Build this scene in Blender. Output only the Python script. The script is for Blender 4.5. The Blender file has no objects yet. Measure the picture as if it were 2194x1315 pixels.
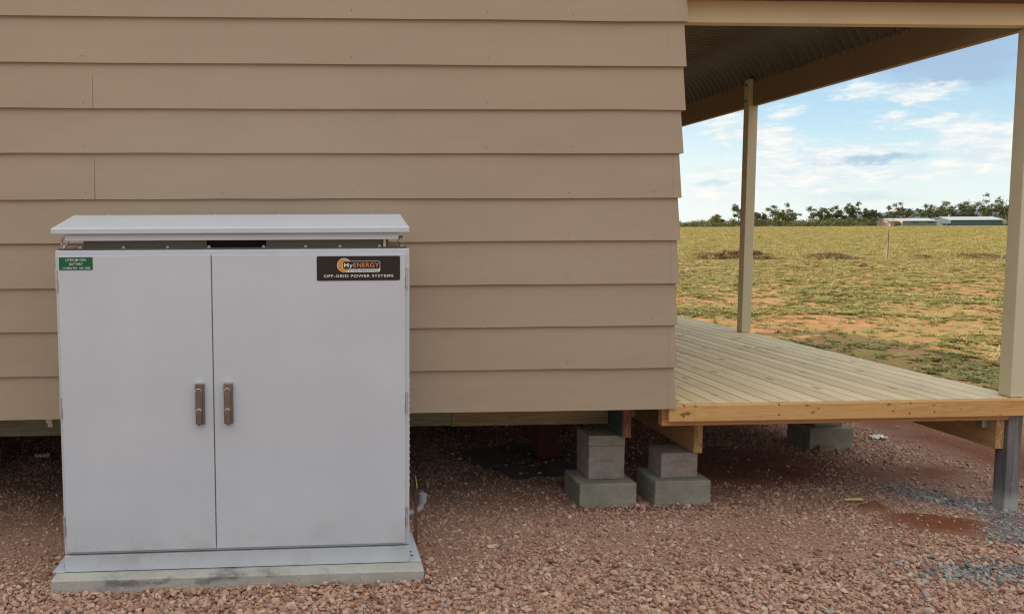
import bpy, bmesh, math, random
import numpy as np
from mathutils import Vector, Matrix

# ------------------------------------------------------------------ camera, sky, sun, exposure
S = bpy.context.scene
C = S.collection
random.seed(7)
rng = np.random.default_rng(11)
W_PX, F_PX, CX, CY, H = 2194.0, 1659.07, 761.39, 612.31, 1.45681
cd = bpy.data.cameras.new('camera')
cam = bpy.data.objects.new('camera', cd)
C.objects.link(cam)
cd.sensor_width = 36.0
cd.lens = 36.0 * F_PX / W_PX
cd.shift_x = (W_PX / 2 - CX) / W_PX
cd.shift_y = -(1315 / 2 - CY) / W_PX
cd.clip_start = 0.05
cd.clip_end = 20000
r_ = Vector((0.99866274, -0.05148473, -0.00469654))
d_ = Vector((-0.00844529, -0.07283894, -0.99730796))
f_ = Vector((0.05100404, 0.99601396, -0.07317633))
m = Matrix(((r_.x, -d_.x, -f_.x, 0), (r_.y, -d_.y, -f_.y, 0), (r_.z, -d_.z, -f_.z, H), (0, 0, 0, 1)))
cam.matrix_world = m
S.camera = cam

SUN_EL, SUN_AZ = math.radians(23.5), math.radians(-37)
SKY_STRENGTH, SUN_STRENGTH, EXPOSURE = 0.15, 5.0, 0.5
S.view_settings.view_transform = 'Standard'
S.view_settings.look = 'None'
S.view_settings.exposure = EXPOSURE
S.view_settings.gamma = 1.0
S.cycles.pixel_filter_type = 'BLACKMAN_HARRIS'
S.cycles.filter_width = 1.15

sl = bpy.data.lights.new('sun', 'SUN')
sl.energy = SUN_STRENGTH
sl.angle = math.radians(0.5)
sl.color = (1.0, 0.86, 0.66)
so = bpy.data.objects.new('sun', sl)
C.objects.link(so)
sd = Vector((math.sin(SUN_AZ) * math.cos(SUN_EL), math.cos(SUN_AZ) * math.cos(SUN_EL), math.sin(SUN_EL)))
so.rotation_euler = sd.to_track_quat('Z', 'Y').to_euler()
so.location = (-5, 5, 8)


# ------------------------------------------------------------------ node helper
class NT:
    def __init__(self, tree):
        self.t = tree

    def n(self, typ, **kw):
        nd = self.t.nodes.new('ShaderNode' + typ)
        for k, v in kw.items():
            setattr(nd, k, v)
        return nd

    def put(self, sock, v):
        if isinstance(v, bpy.types.NodeSocket):
            self.t.links.new(v, sock)
        elif v is not None:
            if hasattr(sock.default_value, '__len__') and not hasattr(v, '__len__'):
                v = [v] * len(sock.default_value)
            if hasattr(sock.default_value, '__len__') and len(sock.default_value) == 4 and len(v) == 3:
                v = (*v, 1)
            sock.default_value = v

    def math(self, op, a, b=None, c=None, clamp=False):
        nd = self.n('Math', operation=op, use_clamp=clamp)
        for i, v in enumerate((a, b, c)):
            if v is not None:
                self.put(nd.inputs[i], v)
        return nd.outputs[0]

    def vmath(self, op, a, b=None, out=0):
        nd = self.n('VectorMath', operation=op)
        self.put(nd.inputs[0], a)
        if b is not None:
            self.put(nd.inputs[3 if op == 'SCALE' else 1], b)
        return nd.outputs[out]

    def mix(self, f, a, b, blend='MIX'):
        nd = self.n('Mix', data_type='RGBA', blend_type=blend)
        self.put(nd.inputs[0], f)
        self.put(nd.inputs[6], a)
        self.put(nd.inputs[7], b)
        return nd.outputs[2]

    def noise(self, vec, scale, detail=3, rough=0.55, dist=0.0, color=False):
        nd = self.n('TexNoise')
        if vec is not None:
            self.put(nd.inputs['Vector'], vec)
        nd.inputs['Scale'].default_value = scale
        nd.inputs['Detail'].default_value = detail
        nd.inputs['Roughness'].default_value = rough
        nd.inputs['Distortion'].default_value = dist
        return nd.outputs[1 if color else 0]

    def ramp(self, f, a, b, smooth=True):
        nd = self.n('MapRange', interpolation_type='SMOOTHSTEP' if smooth else 'LINEAR')
        self.put(nd.inputs[0], f)
        nd.inputs[1].default_value = a
        nd.inputs[2].default_value = b
        return nd.outputs[0]

    def colramp(self, f, stops):
        nd = self.n('ValToRGB')
        self.put(nd.inputs[0], f)
        el = nd.color_ramp.elements
        while len(el) < len(stops):
            el.new(0.5)
        for e, (p, c) in zip(el, stops):
            e.position = p
            e.color = (*c, 1)
        return nd.outputs[0]

    def obj(self):
        return self.n('TexCoord').outputs['Object']

    def scale(self, v, s):
        nd = self.n('Mapping')
        self.put(nd.inputs[0], v)
        nd.inputs['Scale'].default_value = s
        return nd.outputs[0]

    def sep(self, v):
        nd = self.n('SeparateXYZ')
        self.put(nd.inputs[0], v)
        return nd.outputs

    def bump(self, h, strength=0.3, dist=0.01, nrm=None):
        nd = self.n('Bump')
        nd.inputs['Strength'].default_value = strength
        nd.inputs['Distance'].default_value = dist
        self.put(nd.inputs['Height'], h)
        if nrm is not None:
            self.put(nd.inputs['Normal'], nrm)
        return nd.outputs[0]


MATS = {}


def material(name, color=(0.5, 0.5, 0.5), rough=0.6, metal=0.0, fn=None, spec=0.5, two=False):
    mt = bpy.data.materials.new(name)
    mt.use_nodes = True
    b = mt.node_tree.nodes['Principled BSDF']
    b.inputs['Base Color'].default_value = (*color, 1)
    b.inputs['Roughness'].default_value = rough
    b.inputs['Metallic'].default_value = metal
    b.inputs['Specular IOR Level'].default_value = spec
    if fn:
        k = NT(mt.node_tree)
        o = fn(k, b)
        for key, v in (o or {}).items():
            k.put(b.inputs[key], v)
    MATS[name] = mt
    return mt


# ------------------------------------------------------------------ world
w = bpy.data.worlds.new('World')
S.world = w
w.use_nodes = True
k = NT(w.node_tree)
bg = w.node_tree.nodes['Background']
sky = k.n('TexSky', sky_type='NISHITA', sun_disc=False)
sky.sun_elevation = SUN_EL
sky.sun_rotation = SUN_AZ
sky.altitude = 100
sky.air_density = 1.0
sky.dust_density = 0.6
sky.ozone_density = 1.2
dirv = k.n('TexCoord').outputs['Generated']
sx, sy, sz = k.sep(dirv)
u = k.math('DEGREES', k.math('ARCTAN2', sx, sy))
v = k.math('DEGREES', k.math('ARCSINE', sz))
# wobble of the cloud outlines
wob = k.noise(k.scale(dirv, (22, 22, 60)), 1.0, 6, 0.62, color=True)
wx, wy, wz = k.sep(wob)
uu = k.math('ADD', u, k.math('MULTIPLY', k.math('SUBTRACT', wx, 0.5), 3.2))
vv = k.math('ADD', v, k.math('MULTIPLY', k.math('SUBTRACT', wy, 0.5), 1.5))


def blobs(lst):
    tot = None
    for (bu, bv, ru, rv, st) in lst:
        a = k.math('DIVIDE', k.math('SUBTRACT', uu, bu), ru)
        b2 = k.math('DIVIDE', k.math('SUBTRACT', vv, bv), rv)
        dd = k.math('ADD', k.math('MULTIPLY', a, a), k.math('MULTIPLY', b2, b2))
        g = k.math('MULTIPLY', k.math('EXPONENT', k.math('MULTIPLY', dd, -1.0)), st)
        tot = g if tot is None else k.math('ADD', tot, g)
    return tot


fine = k.noise(k.scale(dirv, (34, 34, 120)), 1.0, 9, 0.66, 0.25)
white = blobs([(35.7, 8.3, 1.7, 0.55, 1.35), (38.9, 7.7, 1.9, 0.5, 1.25), (41.4, 5.3, 2.3, 0.75, 1.5), (42.2, 4.1, 2.2, 1.0, 1.3),
               (34.2, 4.6, 4.2, 0.42, 1.35), (36.8, 3.2, 4.4, 0.6, 1.1), (31.7, 7.45, 1.1, 0.35, 1.2), (28.3, 6.3, 1.7, 0.75, 1.35), (27.2, 7.4, 1.5, 0.35, 1.0),
               (31.4, 5.8, 1.6, 0.8, 1.4), (27.4, 1.9, 2.5, 1.3, .8), (32.0, 2.5, 3.5, 0.5, 1.0), (39.5, 6.0, 2.6, .35, .8), (27.5, 3.8, 3.5, .4, .9),
               (37.5, 6.5, 1.8, .3, .95), (33, 3.7, 3, .5, 1.0)])
gen = k.noise(k.scale(dirv, (5, 5, 22)), 1.0, 7, 0.6)
wmask = k.ramp(k.math('ADD', white, k.math('MULTIPLY', k.math('SUBTRACT', fine, 0.5), 2.6)), 0.2, 1.25)
# unseen cloud cover outside the view, added to light the shaded side
away = k.ramp(k.math('ABSOLUTE', k.math('SUBTRACT', u, 36)), 22, 40)
genmask = k.math('MULTIPLY', k.ramp(gen, 0.30, 0.52), k.math('MULTIPLY', k.math('MULTIPLY', away, 0.92), k.ramp(v, 95, 70)))
grey = blobs([(40.2, 9.6, 3.9, 1.15, 1.3), (37, 10.6, 4.5, 1.0, 1.1), (36.2, 4.15, 3.0, 0.28, 1.5), (40.8, 8.3, 3, .5, .7), (28.0, 2.9, 1.8, .25, .7), (35.5, 1.8, 4.5, .5, .5),
              (31.5, 3.4, 1.6, .3, .55)])
gmask = k.ramp(k.math('ADD', grey, k.math('MULTIPLY', k.math('SUBTRACT', fine, 0.5), 0.7)), 0.15, 1.1)
hor = k.ramp(v, 7.0, 0.0)
SKYC = k.mix(0.7, sky.outputs[0], k.mix(k.ramp(v, 13, 2), (1.6, 2.65, 3.65), (2.5, 3.55, 4.1)))
SKYC = k.mix(k.ramp(v, 18, 45), SKYC, (3.0, 4.2, 5.5))
base = k.mix(k.math('MULTIPLY', hor, 0.9), SKYC, (4.25, 4.6, 4.45))
left = k.math('MULTIPLY', k.ramp(u, 34, 24), k.ramp(v, 12, 0))
base = k.mix(k.math('MULTIPLY', left, 0.5), base, (4.6, 4.75, 4.6))
cloudcol = k.mix(k.ramp(fine, 0.35, 0.65), (3.5, 3.95, 4.3), (4.75, 4.7, 4.45))
base = k.mix(k.math('MULTIPLY', gmask, 0.75), base, (1.85, 2.5, 3.4))
base = k.mix(k.math('MULTIPLY', wmask, 0.9), base, cloudcol)
base = k.mix(genmask, base, k.mix(k.ramp(v, 12, 52), (2.2, 2.15, 2.15), k.mix(k.ramp(gen, 0.4, 0.75), (9.6, 9.2, 8.6), (7.6, 7.4, 7.1))))  # low sky dimmed, high cloud brightened to shape the unseen fill light
k.put(bg.inputs[0], base)
bg.inputs[1].default_value = SKY_STRENGTH


# ------------------------------------------------------------------ objects helper
def tag(o, label, cat, group=None, kind=None):
    if label:
        o['label'] = label
    if cat:
        o['category'] = cat
    if group:
        o['group'] = group
    if kind:
        o['kind'] = kind
    return o


def thing(name, loc, label, cat, group=None, rz=0.0):
    o = bpy.data.objects.new(name, None)
    C.objects.link(o)
    o.empty_display_size = 0.1
    o.location = loc
    o.rotation_euler = (0, 0, rz)
    return tag(o, label, cat, group)


class MB:
    """collects shapes (in place coordinates) and links them as one mesh object"""

    def __init__(self):
        self.v, self.f, self.mi, self.sm = [], [], [], []
        self.cur = 0

    def add(self, vs, fs, smooth=False):
        o = len(self.v)
        self.v += [tuple(p) for p in vs]
        for q in fs:
            self.f.append([i + o for i in q])
            self.mi.append(self.cur)
            self.sm.append(smooth)

    def box(self, x0, x1, y0, y1, z0, z1):
        vs = [(x, y, z) for z in (z0, z1) for y in (y0, y1) for x in (x0, x1)]
        self.add(vs, [(0, 2, 3, 1), (4, 5, 7, 6), (0, 1, 5, 4), (2, 6, 7, 3), (0, 4, 6, 2), (1, 3, 7, 5)])
        return self

    def hexa(self, p):  # 8 corner points ordered like box
        self.add(p, [(0, 2, 3, 1), (4, 5, 7, 6), (0, 1, 5, 4), (2, 6, 7, 3), (0, 4, 6, 2), (1, 3, 7, 5)])
        return self

    def prism(self, poly, axis, a, b):
        """poly: list of 2-D points; extruded along axis ('x','y','z') from a to b"""
        def P(q, t):
            return {'x': (t, q[0], q[1]), 'y': (q[0], t, q[1]), 'z': (q[0], q[1], t)}[axis]
        n = len(poly)
        vs = [P(q, a) for q in poly] + [P(q, b) for q in poly]
        fs = [tuple(range(n))[::-1], tuple(range(n, 2 * n))] + [(i, (i + 1) % n, n + (i + 1) % n, n + i) for i in range(n)]
        self.add(vs, fs)
        return self

    def tube(self, pts, r, seg=10, caps=True, smooth=True):
        pts = [Vector(p) for p in pts]
        rs = r if hasattr(r, '__len__') else [r] * len(pts)
        vs, n = [], len(pts)
        up = None
        for i, p in enumerate(pts):
            t = (pts[min(i + 1, n - 1)] - pts[max(i - 1, 0)]).normalized()
            if up is None:
                up = Vector((0, 0, 1)) if abs(t.z) < 0.9 else Vector((0, 1, 0))
            a = t.cross(up).normalized()
            up = a.cross(t).normalized()
            for j in range(seg):
                an = 2 * math.pi * j / seg
                vs.append(p + rs[i] * (a * math.cos(an) + up * math.sin(an)))
        fs = [(i * seg + j, i * seg + (j + 1) % seg, (i + 1) * seg + (j + 1) % seg, (i + 1) * seg + j) for i in range(n - 1) for j in range(seg)]
        self.add(vs, fs, smooth)
        if caps:
            self.add(vs[:seg], [tuple(range(seg))])
            self.add(vs[-seg:], [tuple(range(seg))[::-1]])
        return self

    def torus(self, c, R, r, ax=(0, 1, 0), seg=24, s2=10):
        ax = Vector(ax).normalized()
        a = ax.orthogonal().normalized()
        b = ax.cross(a)
        vs = []
        for i in range(seg):
            t = 2 * math.pi * i / seg
            dr = a * math.cos(t) + b * math.sin(t)
            for j in range(s2):
                q = 2 * math.pi * j / s2
                vs.append(Vector(c) + dr * (R + r * math.cos(q)) + ax * r * math.sin(q))
        fs = [(i * s2 + j, ((i + 1) % seg) * s2 + j, ((i + 1) % seg) * s2 + (j + 1) % s2, i * s2 + (j + 1) % s2) for i in range(seg) for j in range(s2)]
        self.add(vs, fs, True)
        return self

    def disc(self, c, R, h, axis='y', seg=20):
        q = [(c[0] + R * math.cos(2 * math.pi * i / seg), c[2] + R * math.sin(2 * math.pi * i / seg)) for i in range(seg)] if axis == 'y' else \
            [(c[0] + R * math.cos(2 * math.pi * i / seg), c[1] + R * math.sin(2 * math.pi * i / seg)) for i in range(seg)]
        if axis == 'y':
            return self.prism(q, 'y', c[1], c[1] + h)
        return self.prism(q, 'z', c[2], c[2] + h)

    def build(self, name, mat, parent=None, bevel=0.0, seg=2, angle=35):
        o0 = parent
        off = Vector((0, 0, 0))
        while o0 is not None:
            if o0.type == 'EMPTY':
                off = off + o0.location
            o0 = o0.parent
        me = bpy.data.meshes.new(name)
        me.from_pydata([tuple(Vector(p) - off) for p in self.v], [], self.f)
        for mt in (mat if isinstance(mat, (list, tuple)) else [mat]):
            me.materials.append(mt)
        me.polygons.foreach_set('material_index', self.mi)
        me.polygons.foreach_set('use_smooth', self.sm)
        me.update()
        bm = bmesh.new()
        bm.from_mesh(me)
        bmesh.ops.recalc_face_normals(bm, faces=bm.faces)
        bm.to_mesh(me)
        bm.free()
        o = bpy.data.objects.new(name, me)
        C.objects.link(o)
        if parent is not None:
            o.parent = parent
        if bevel:
            bv = o.modifiers.new('bevel', 'BEVEL')
            bv.width = bevel
            bv.segments = seg
            bv.limit_method = 'ANGLE'
            bv.angle_limit = math.radians(angle)
            bv.harden_normals = True
            for pl in me.polygons:
                pl.use_smooth = True
        return o


def structure(o):
    o['kind'] = 'structure'
    return o


# ------------------------------------------------------------------ materials
def m_clad(k, b):
    o = k.obj()
    n1 = k.noise(k.scale(o, (1, 1, 3)), 1.3, 4)
    n2 = k.noise(o, 260, 3, 0.7)
    n3 = k.noise(k.scale(o, (6, 6, 30)), 1.0, 3, 0.6)
    c = k.mix(k.ramp(n1, 0.3, 0.7), (0.402, 0.313, 0.217), (0.430, 0.336, 0.234))
    c = k.mix(k.math('MULTIPLY', n2, 0.28), c, (0.285, 0.215, 0.155))
    c = k.mix(k.math('MULTIPLY', k.ramp(n3, 0.55, 0.8), 0.2), c, (0.36, 0.29, 0.22))
    x, y, z = k.sep(o)
    rnd = k.n('NewGeometry').outputs['Random Per Island']
    
    dust = k.math('MULTIPLY', k.ramp(z, 1.15, 0.55), k.ramp(k.noise(k.scale(o, (1.6, 1.6, 5)), 1.6, 6, 0.7), 0.40, 0.75))
    c = k.mix(k.math('MULTIPLY', dust, 0.3), c, (0.35, 0.225, 0.145))
    run = k.math('MULTIPLY', k.ramp(k.noise(k.scale(o, (26, 26, 0.8)), 1.0, 4, 0.65), 0.60, 0.78), k.ramp(k.noise(o, 0.9, 2), 0.45, 0.6))
    c = k.mix(k.math('MULTIPLY', run, 0.16), c, (0.24, 0.18, 0.13))
    return {'Base Color': c, 'Normal': k.bump(n2, 0.35, 0.002, k.bump(n1, 0.35, 0.016)), 'Roughness': 0.6}


material('cladding_paint', fn=m_clad)
material('nail_rust', (0.20, 0.14, 0.095), 0.7)


def m_cab(k, b):
    o = k.obj()
    n = k.noise(o, 2.2, 4, 0.6)
    sc = k.noise(k.scale(o, (9, 9, 9)), 1.0, 8, 0.75)
    c = k.mix(k.ramp(n, 0.35, 0.75), (0.55, 0.59, 0.635), (0.595, 0.635, 0.68))
    # scuffs and dust in patches
    patch = k.math('MULTIPLY', k.ramp(sc, 0.64, 0.78), k.ramp(k.noise(o, 1.7, 2), 0.50, 0.66))
    c = k.mix(k.math('MULTIPLY', patch, 0.35), c, (0.36, 0.34, 0.31))
    x, y, z = k.sep(o)
    low = k.math('MULTIPLY', k.ramp(z, 0.28, 0.05), k.ramp(k.noise(o, 6, 5, 0.65), 0.42, 0.72))
    c = k.mix(k.math('MULTIPLY', low, 0.4), c, (0.38, 0.36, 0.31))
    sp = k.n('TexVoronoi', feature='F1')
    k.put(sp.inputs['Vector'], o)
    sp.inputs['Scale'].default_value = 17
    spot = k.math('MULTIPLY', k.ramp(sp.outputs['Distance'], 0.05, 0.025), k.ramp(k.noise(o, 5, 2), 0.6, 0.66))
    c = k.mix(k.math('MULTIPLY', spot, 0.6), c, (0.24, 0.21, 0.18))
    return {'Base Color': c, 'Roughness': k.math('ADD', 0.27, k.math('MULTIPLY', patch, 0.4)), 'Normal': k.bump(k.noise(o, 420, 2), 0.12, 0.001, k.bump(n, 0.35, 0.012))}


material('cabinet_paint', fn=m_cab)
material('steel', (0.50, 0.50, 0.50), 0.35, 0.6)
material('dark_steel', (0.16, 0.14, 0.13), 0.35, 0.9)
material('black_void', (0.01, 0.01, 0.01), 0.9)
material('handle_metal', (0.29, 0.225, 0.19), 0.32, 0.6, fn=lambda k, b: {'Base Color': k.mix(k.noise(k.obj(), 25, 3), (0.135, 0.11, 0.095), (0.30, 0.25, 0.22))})
material('handle_edge', (0.75, 0.72, 0.68), 0.22, 1.0)
material('riser_shaded', (0.13, 0.125, 0.11), 0.5)  # darkened to paint in the shade of the gap under the hood
material('sign_green', (0.002, 0.105, 0.04), 0.45)
material('sign_black', (0.012, 0.009, 0.008), 0.3)
material('sign_white', (0.75, 0.78, 0.76), 0.5)
material('sign_orange', (0.68, 0.28, 0.03), 0.45)
material('sign_copper', (0.66, 0.27, 0.12), 0.45)
material('sign_dark_text', (0.06, 0.06, 0.07), 0.5)


def m_conc(base, dark, light, sc=1.0, stain=0.4):
    def fn(k, b):
        o = k.obj()
        n = k.noise(o, 5 * sc, 6, 0.65)
        f = k.noise(o, 170 * sc, 4, 0.7)
        c = k.mix(k.ramp(n, 0.3, 0.7), base, light)
        vor = k.n('TexVoronoi', feature='F1')
        k.put(vor.inputs['Vector'], o)
        vor.inputs['Scale'].default_value = 75
        pit = k.math('MULTIPLY', k.ramp(vor.outputs['Distance'], 0.22, 0.1), k.ramp(k.noise(o, 20, 2), 0.48, 0.6))
        c = k.mix(k.math('MULTIPLY', pit, 0.75), c, dark)
        c = k.mix(k.math('MULTIPLY', k.ramp(f, 0.45, 0.7), 0.35), c, dark)
        st = k.ramp(k.noise(k.scale(o, (3, 3, 8)), 1.4, 5, 0.65), 0.52, 0.68)
        c = k.mix(k.math('MULTIPLY', st, stain), c, dark)
        h = k.math('SUBTRACT', f, k.math('MULTIPLY', pit, 1.2))
        return {'Base Color': c, 'Roughness': 0.9, 'Normal': k.bump(h, 0.5, 0.004)}
    return fn


material('slab_concrete', fn=m_conc((0.40, 0.385, 0.34), (0.12, 0.12, 0.11), (0.50, 0.485, 0.43), 1.0, 0.8))
material('footing_concrete', fn=m_conc((0.235, 0.225, 0.18), (0.10, 0.10, 0.085), (0.36, 0.345, 0.28), 1.0, 0.55))
material('block_concrete', fn=m_conc((0.26, 0.225, 0.195), (0.12, 0.10, 0.09), (0.38, 0.33, 0.28), 1.3, 0.5))
material('pad_concrete', fn=m_conc((0.12, 0.095, 0.08), (0.05, 0.04, 0.035), (0.16, 0.125, 0.105)))


def m_wood(a, b2, dark, axis='x', knots=None, screws=None, island=False, gs=1.0, grainmix=0.6, bl=0.0):
    def fn(k, b):
        o = k.obj()
        st = {'x': (1.1, 20, 20), 'y': (20, 1.1, 20), 'z': (20, 20, 1.1)}[axis]
        v = k.scale(o, tuple(s * gs for s in st))
        rnd = None
        if island:
            rnd = k.n('NewGeometry').outputs['Random Per Island']
            cmb = k.n('CombineXYZ')
            for i in range(3):
                k.put(cmb.inputs[i], k.math('MULTIPLY', rnd, 37.0 + i * 11))
            v = k.vmath('ADD', v, cmb.outputs[0])
        kn = None
        x, y, z = k.sep(o)
        if knots:
            for (kx, kz, kr) in knots:
                dx = k.math('MULTIPLY', k.math('SUBTRACT', x, kx), 0.6)
                dz = k.math('SUBTRACT', z, kz)
                dd = k.math('SQRT', k.math('ADD', k.math('MULTIPLY', dx, dx), k.math('MULTIPLY', dz, dz)))
                g = k.math('EXPONENT', k.math('MULTIPLY', dd, -1.0 / kr))
                kn = g if kn is None else k.math('ADD', kn, g)
        n1 = k.noise(v, 1.0, 4, 0.6, 0.6)
        ph = k.math('MULTIPLY', n1, 9.0)
        if kn is not None:
            ph = k.math('ADD', ph, k.math('MULTIPLY', kn, 4.0))
        ring = k.math('ABSOLUTE', k.math('SINE', k.math('MULTIPLY', ph, 3.1)))
        fib = k.noise(k.scale(o, tuple(s * 7 * gs for s in st)), 1.0, 3, 0.6)
        c = k.mix(k.ramp(n1, 0.3, 0.7), a, b2)
        c = k.mix(k.math('MULTIPLY', k.math('POWER', k.math('SUBTRACT', 1.0, ring), 2.2), grainmix), c, dark)
        c = k.mix(k.math('MULTIPLY', k.ramp(fib, 0.5, 0.75), 0.25), c, dark)
        if kn is not None:
            c = k.mix(k.ramp(kn, 0.42, 0.75), c, tuple(q * 0.35 for q in dark))
            c = k.mix(k.math('MULTIPLY', k.ramp(kn, 0.15, 0.5), 0.35), c, dark)
        if screws:
            for (kx, kz) in screws:
                dx = k.math('SUBTRACT', x, kx)
                dz = k.math('SUBTRACT', z, kz)
                dd = k.math('SQRT', k.math('ADD', k.math('MULTIPLY', dx, dx), k.math('MULTIPLY', dz, dz)))
                c = k.mix(k.ramp(dd, 0.0055, 0.0035), c, (0.05, 0.02, 0.01))
        if island:
            c = k.mix(k.math('MULTIPLY', rnd, 0.45), c, dark)
            vk = k.n('TexVoronoi', feature='F1')
            k.put(vk.inputs['Vector'], k.scale(o, (9, 3.2, 9)))
            vk.inputs['Scale'].default_value = 1.0
            kd = k.ramp(vk.outputs['Distance'], 0.17, 0.07)
            c = k.mix(k.math('MULTIPLY', kd, 0.75), c, tuple(q * .4 for q in dark))
            blot = k.ramp(k.noise(o, 2.3, 6, 0.7), 0.5, 0.75)
            c = k.mix(k.math('MULTIPLY', blot, bl), c, (0.30, 0.27, 0.22))
        return {'Base Color': c, 'Roughness': 0.62 if island else 0.7, 'Normal': k.bump(k.math('ADD', fib, k.math('MULTIPLY', ring, 0.4)), 0.25, 0.002)}
    return fn


FX = 1.70  # x of the deck root
KN = [(1.811, 0.551, .013), (1.781, 0.545, .006), (1.847, 0.586, .006), (2.412, 0.581, .008), (2.468, 0.566, .005), (2.442, 0.545, .008),
      (2.828, 0.579, .009), (2.853, 0.545, .006), (3.061, 0.572, .006), (3.409, 0.515, .004), (3.2, 0.55, .003)]
SCR = [(1.791, 0.589), (1.79, 0.535), (2.27, 0.588), (2.27, 0.537), (2.94, 0.584), (2.938, 0.532), (3.066, 0.537)]
DK = Vector((FX, 3.64, 0.0))
material('fascia_pine', fn=m_wood((0.60, 0.33, 0.115), (0.66, 0.39, 0.155), (0.42, 0.19, 0.055), 'x',
                                  [(a - FX, z, r) for a, z, r in KN], [(a - FX, z) for a, z in SCR], gs=0.8, grainmix=0.45))
material('rim_pine', fn=m_wood((0.52, 0.28, 0.10), (0.57, 0.33, 0.13), (0.34, 0.16, 0.05), 'x', gs=0.8))
material('bearer_pine', fn=m_wood((0.46, 0.29, 0.14), (0.52, 0.33, 0.16), (0.26, 0.14, 0.06), 'y', gs=0.8))
material('deck_pine', fn=m_wood((0.80, 0.61, 0.34), (0.87, 0.70, 0.43), (0.53, 0.37, 0.17), 'y', island=True, gs=0.7, grainmix=0.4, bl=0.3), spec=0.3)
material('green_timber', fn=m_wood((0.22, 0.23, 0.14), (0.27, 0.27, 0.17), (0.12, 0.11, 0.06), 'x'))
material('brown_timber', fn=m_wood((0.27, 0.20, 0.10), (0.32, 0.24, 0.12), (0.13, 0.09, 0.05), 'x'))
material('end_grain', fn=lambda k, b: {'Base Color': k.mix(k.ramp(k.noise(k.scale(k.obj(), (60, 60, 18)), 1.0, 5, 0.7, 1.5), 0.35, 0.65), (0.62, 0.41, 0.17), (0.27, 0.14, 0.05)),
                                       'Roughness': 0.85})
material('lvl_side', (0.055, 0.10, 0.115), 0.6)
material('lvl_end', fn=lambda k, b: {'Base Color': k.mix(k.ramp(k.noise(k.scale(k.obj(), (160, 10, 14)), 1.0, 4, 0.6), 0.4, 0.62), (0.30, 0.14, 0.08), (0.12, 0.045, 0.03)), 'Roughness': 0.8})


def m_cream(k, b):
    o = k.obj()
    n = k.noise(o, 3, 4)
    f = k.noise(k.scale(o, (90, 90, 20)), 1, 3)
    c = k.mix(k.ramp(n, 0.35, 0.7), (0.60, 0.55, 0.39), (0.64, 0.59, 0.42))
    return {'Base Color': c, 'Roughness': 0.5, 'Normal': k.bump(f, 0.12, 0.002)}


material('cream_paint', fn=m_cream)
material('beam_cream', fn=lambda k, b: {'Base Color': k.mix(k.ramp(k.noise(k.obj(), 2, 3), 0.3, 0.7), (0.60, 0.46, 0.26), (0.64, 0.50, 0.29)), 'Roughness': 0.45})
material('beam_cream_shaded', fn=lambda k, b: {'Base Color': k.mix(k.ramp(k.noise(k.obj(), 2, 3), 0.3, 0.7), (0.26, 0.185, 0.105), (0.29, 0.205, 0.12)), 'Roughness': 0.5})  # the posts' cream, darkened to paint in the shade under the roof
material('maroon_metal', (0.09, 0.03, 0.03), 0.4)
material('roof_sheet', fn=lambda k, b: {'Base Color': k.mix(k.ramp(k.noise(k.obj(), 3, 3), 0.3, 0.7), (0.10, 0.083, 0.072), (0.125, 0.105, 0.09)), 'Roughness': 0.3, 'Metallic': 0.3})


def m_galv(k, b):
    o = k.obj()
    x, y, z = k.sep(o)
    st = k.noise(k.scale(o, (60, 60, 3)), 1.0, 5, 0.7)
    bl = k.noise(k.scale(o, (30, 30, 14)), 1.0, 5, 0.7)
    c = k.mix(k.ramp(st, 0.35, 0.7), (0.13, 0.135, 0.15), (0.27, 0.275, 0.29))
    dust = k.math('MULTIPLY', k.ramp(z, 0.13, 0.04), k.ramp(bl, 0.2, 0.5))
    c = k.mix(dust, c, (0.42, 0.43, 0.40))
    spl = k.math('MULTIPLY', k.ramp(bl, 0.62, 0.7), k.ramp(z, 0.4, 0.1))
    c = k.mix(k.math('MULTIPLY', spl, 0.7), c, (0.5, 0.5, 0.48))
    return {'Base Color': c, 'Roughness': k.math('ADD', 0.45, k.math('MULTIPLY', dust, 0.4)), 'Metallic': 0.35}


material('galvanised', fn=m_galv)
material('bracket_zinc', (0.5, 0.52, 0.52), 0.45, 0.8)
material('red_oxide', (0.10, 0.018, 0.02), 0.7)
material('pvc_grey', (0.30, 0.31, 0.33), 0.45)
material('sleeve_grey', (0.30, 0.27, 0.24), 0.7)
material('rust', fn=lambda k, b: {'Base Color': k.mix(k.noise(k.obj(), 60, 3), (0.12, 0.05, 0.03), (0.2, 0.09, 0.05)), 'Roughness': 0.85})
material('wire_yellow', (0.38, 0.36, 0.07), 0.5)
material('plastic_white', (0.75, 0.75, 0.72), 0.6)
material('splinter', (0.62, 0.5, 0.22), 0.7)


# ------------------------------------------------------------------ terrain
def vnoise(x, y, s, seed=0):
    """value noise, smooth, 0..1"""
    x = np.asarray(x, float) * s + seed * 17.13
    y = np.asarray(y, float) * s + seed * 5.71
    xi, yi = np.floor(x), np.floor(y)
    xf, yf = x - xi, y - yi
    xf, yf = xf * xf * (3 - 2 * xf), yf * yf * (3 - 2 * yf)

    def h(a, b):
        q = np.sin(a * 127.1 + b * 311.7 + seed * 74.7) * 43758.5453
        return q - np.floor(q)
    return (h(xi, yi) * (1 - xf) + h(xi + 1, yi) * xf) * (1 - yf) + (h(xi, yi + 1) * (1 - xf) + h(xi + 1, yi + 1) * xf) * yf


def fbm(x, y, s, o=4, seed=0):
    t, a, n = 0, 1, 0
    for i in range(o):
        t = t + a * vnoise(x, y, s * 2 ** i, seed + i)
        n += a
        a *= 0.55
    return t / n


def sstep(x, a, b):
    t = np.clip((x - a) / (b - a), 0, 1)
    return t * t * (3 - 2 * t)


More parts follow.
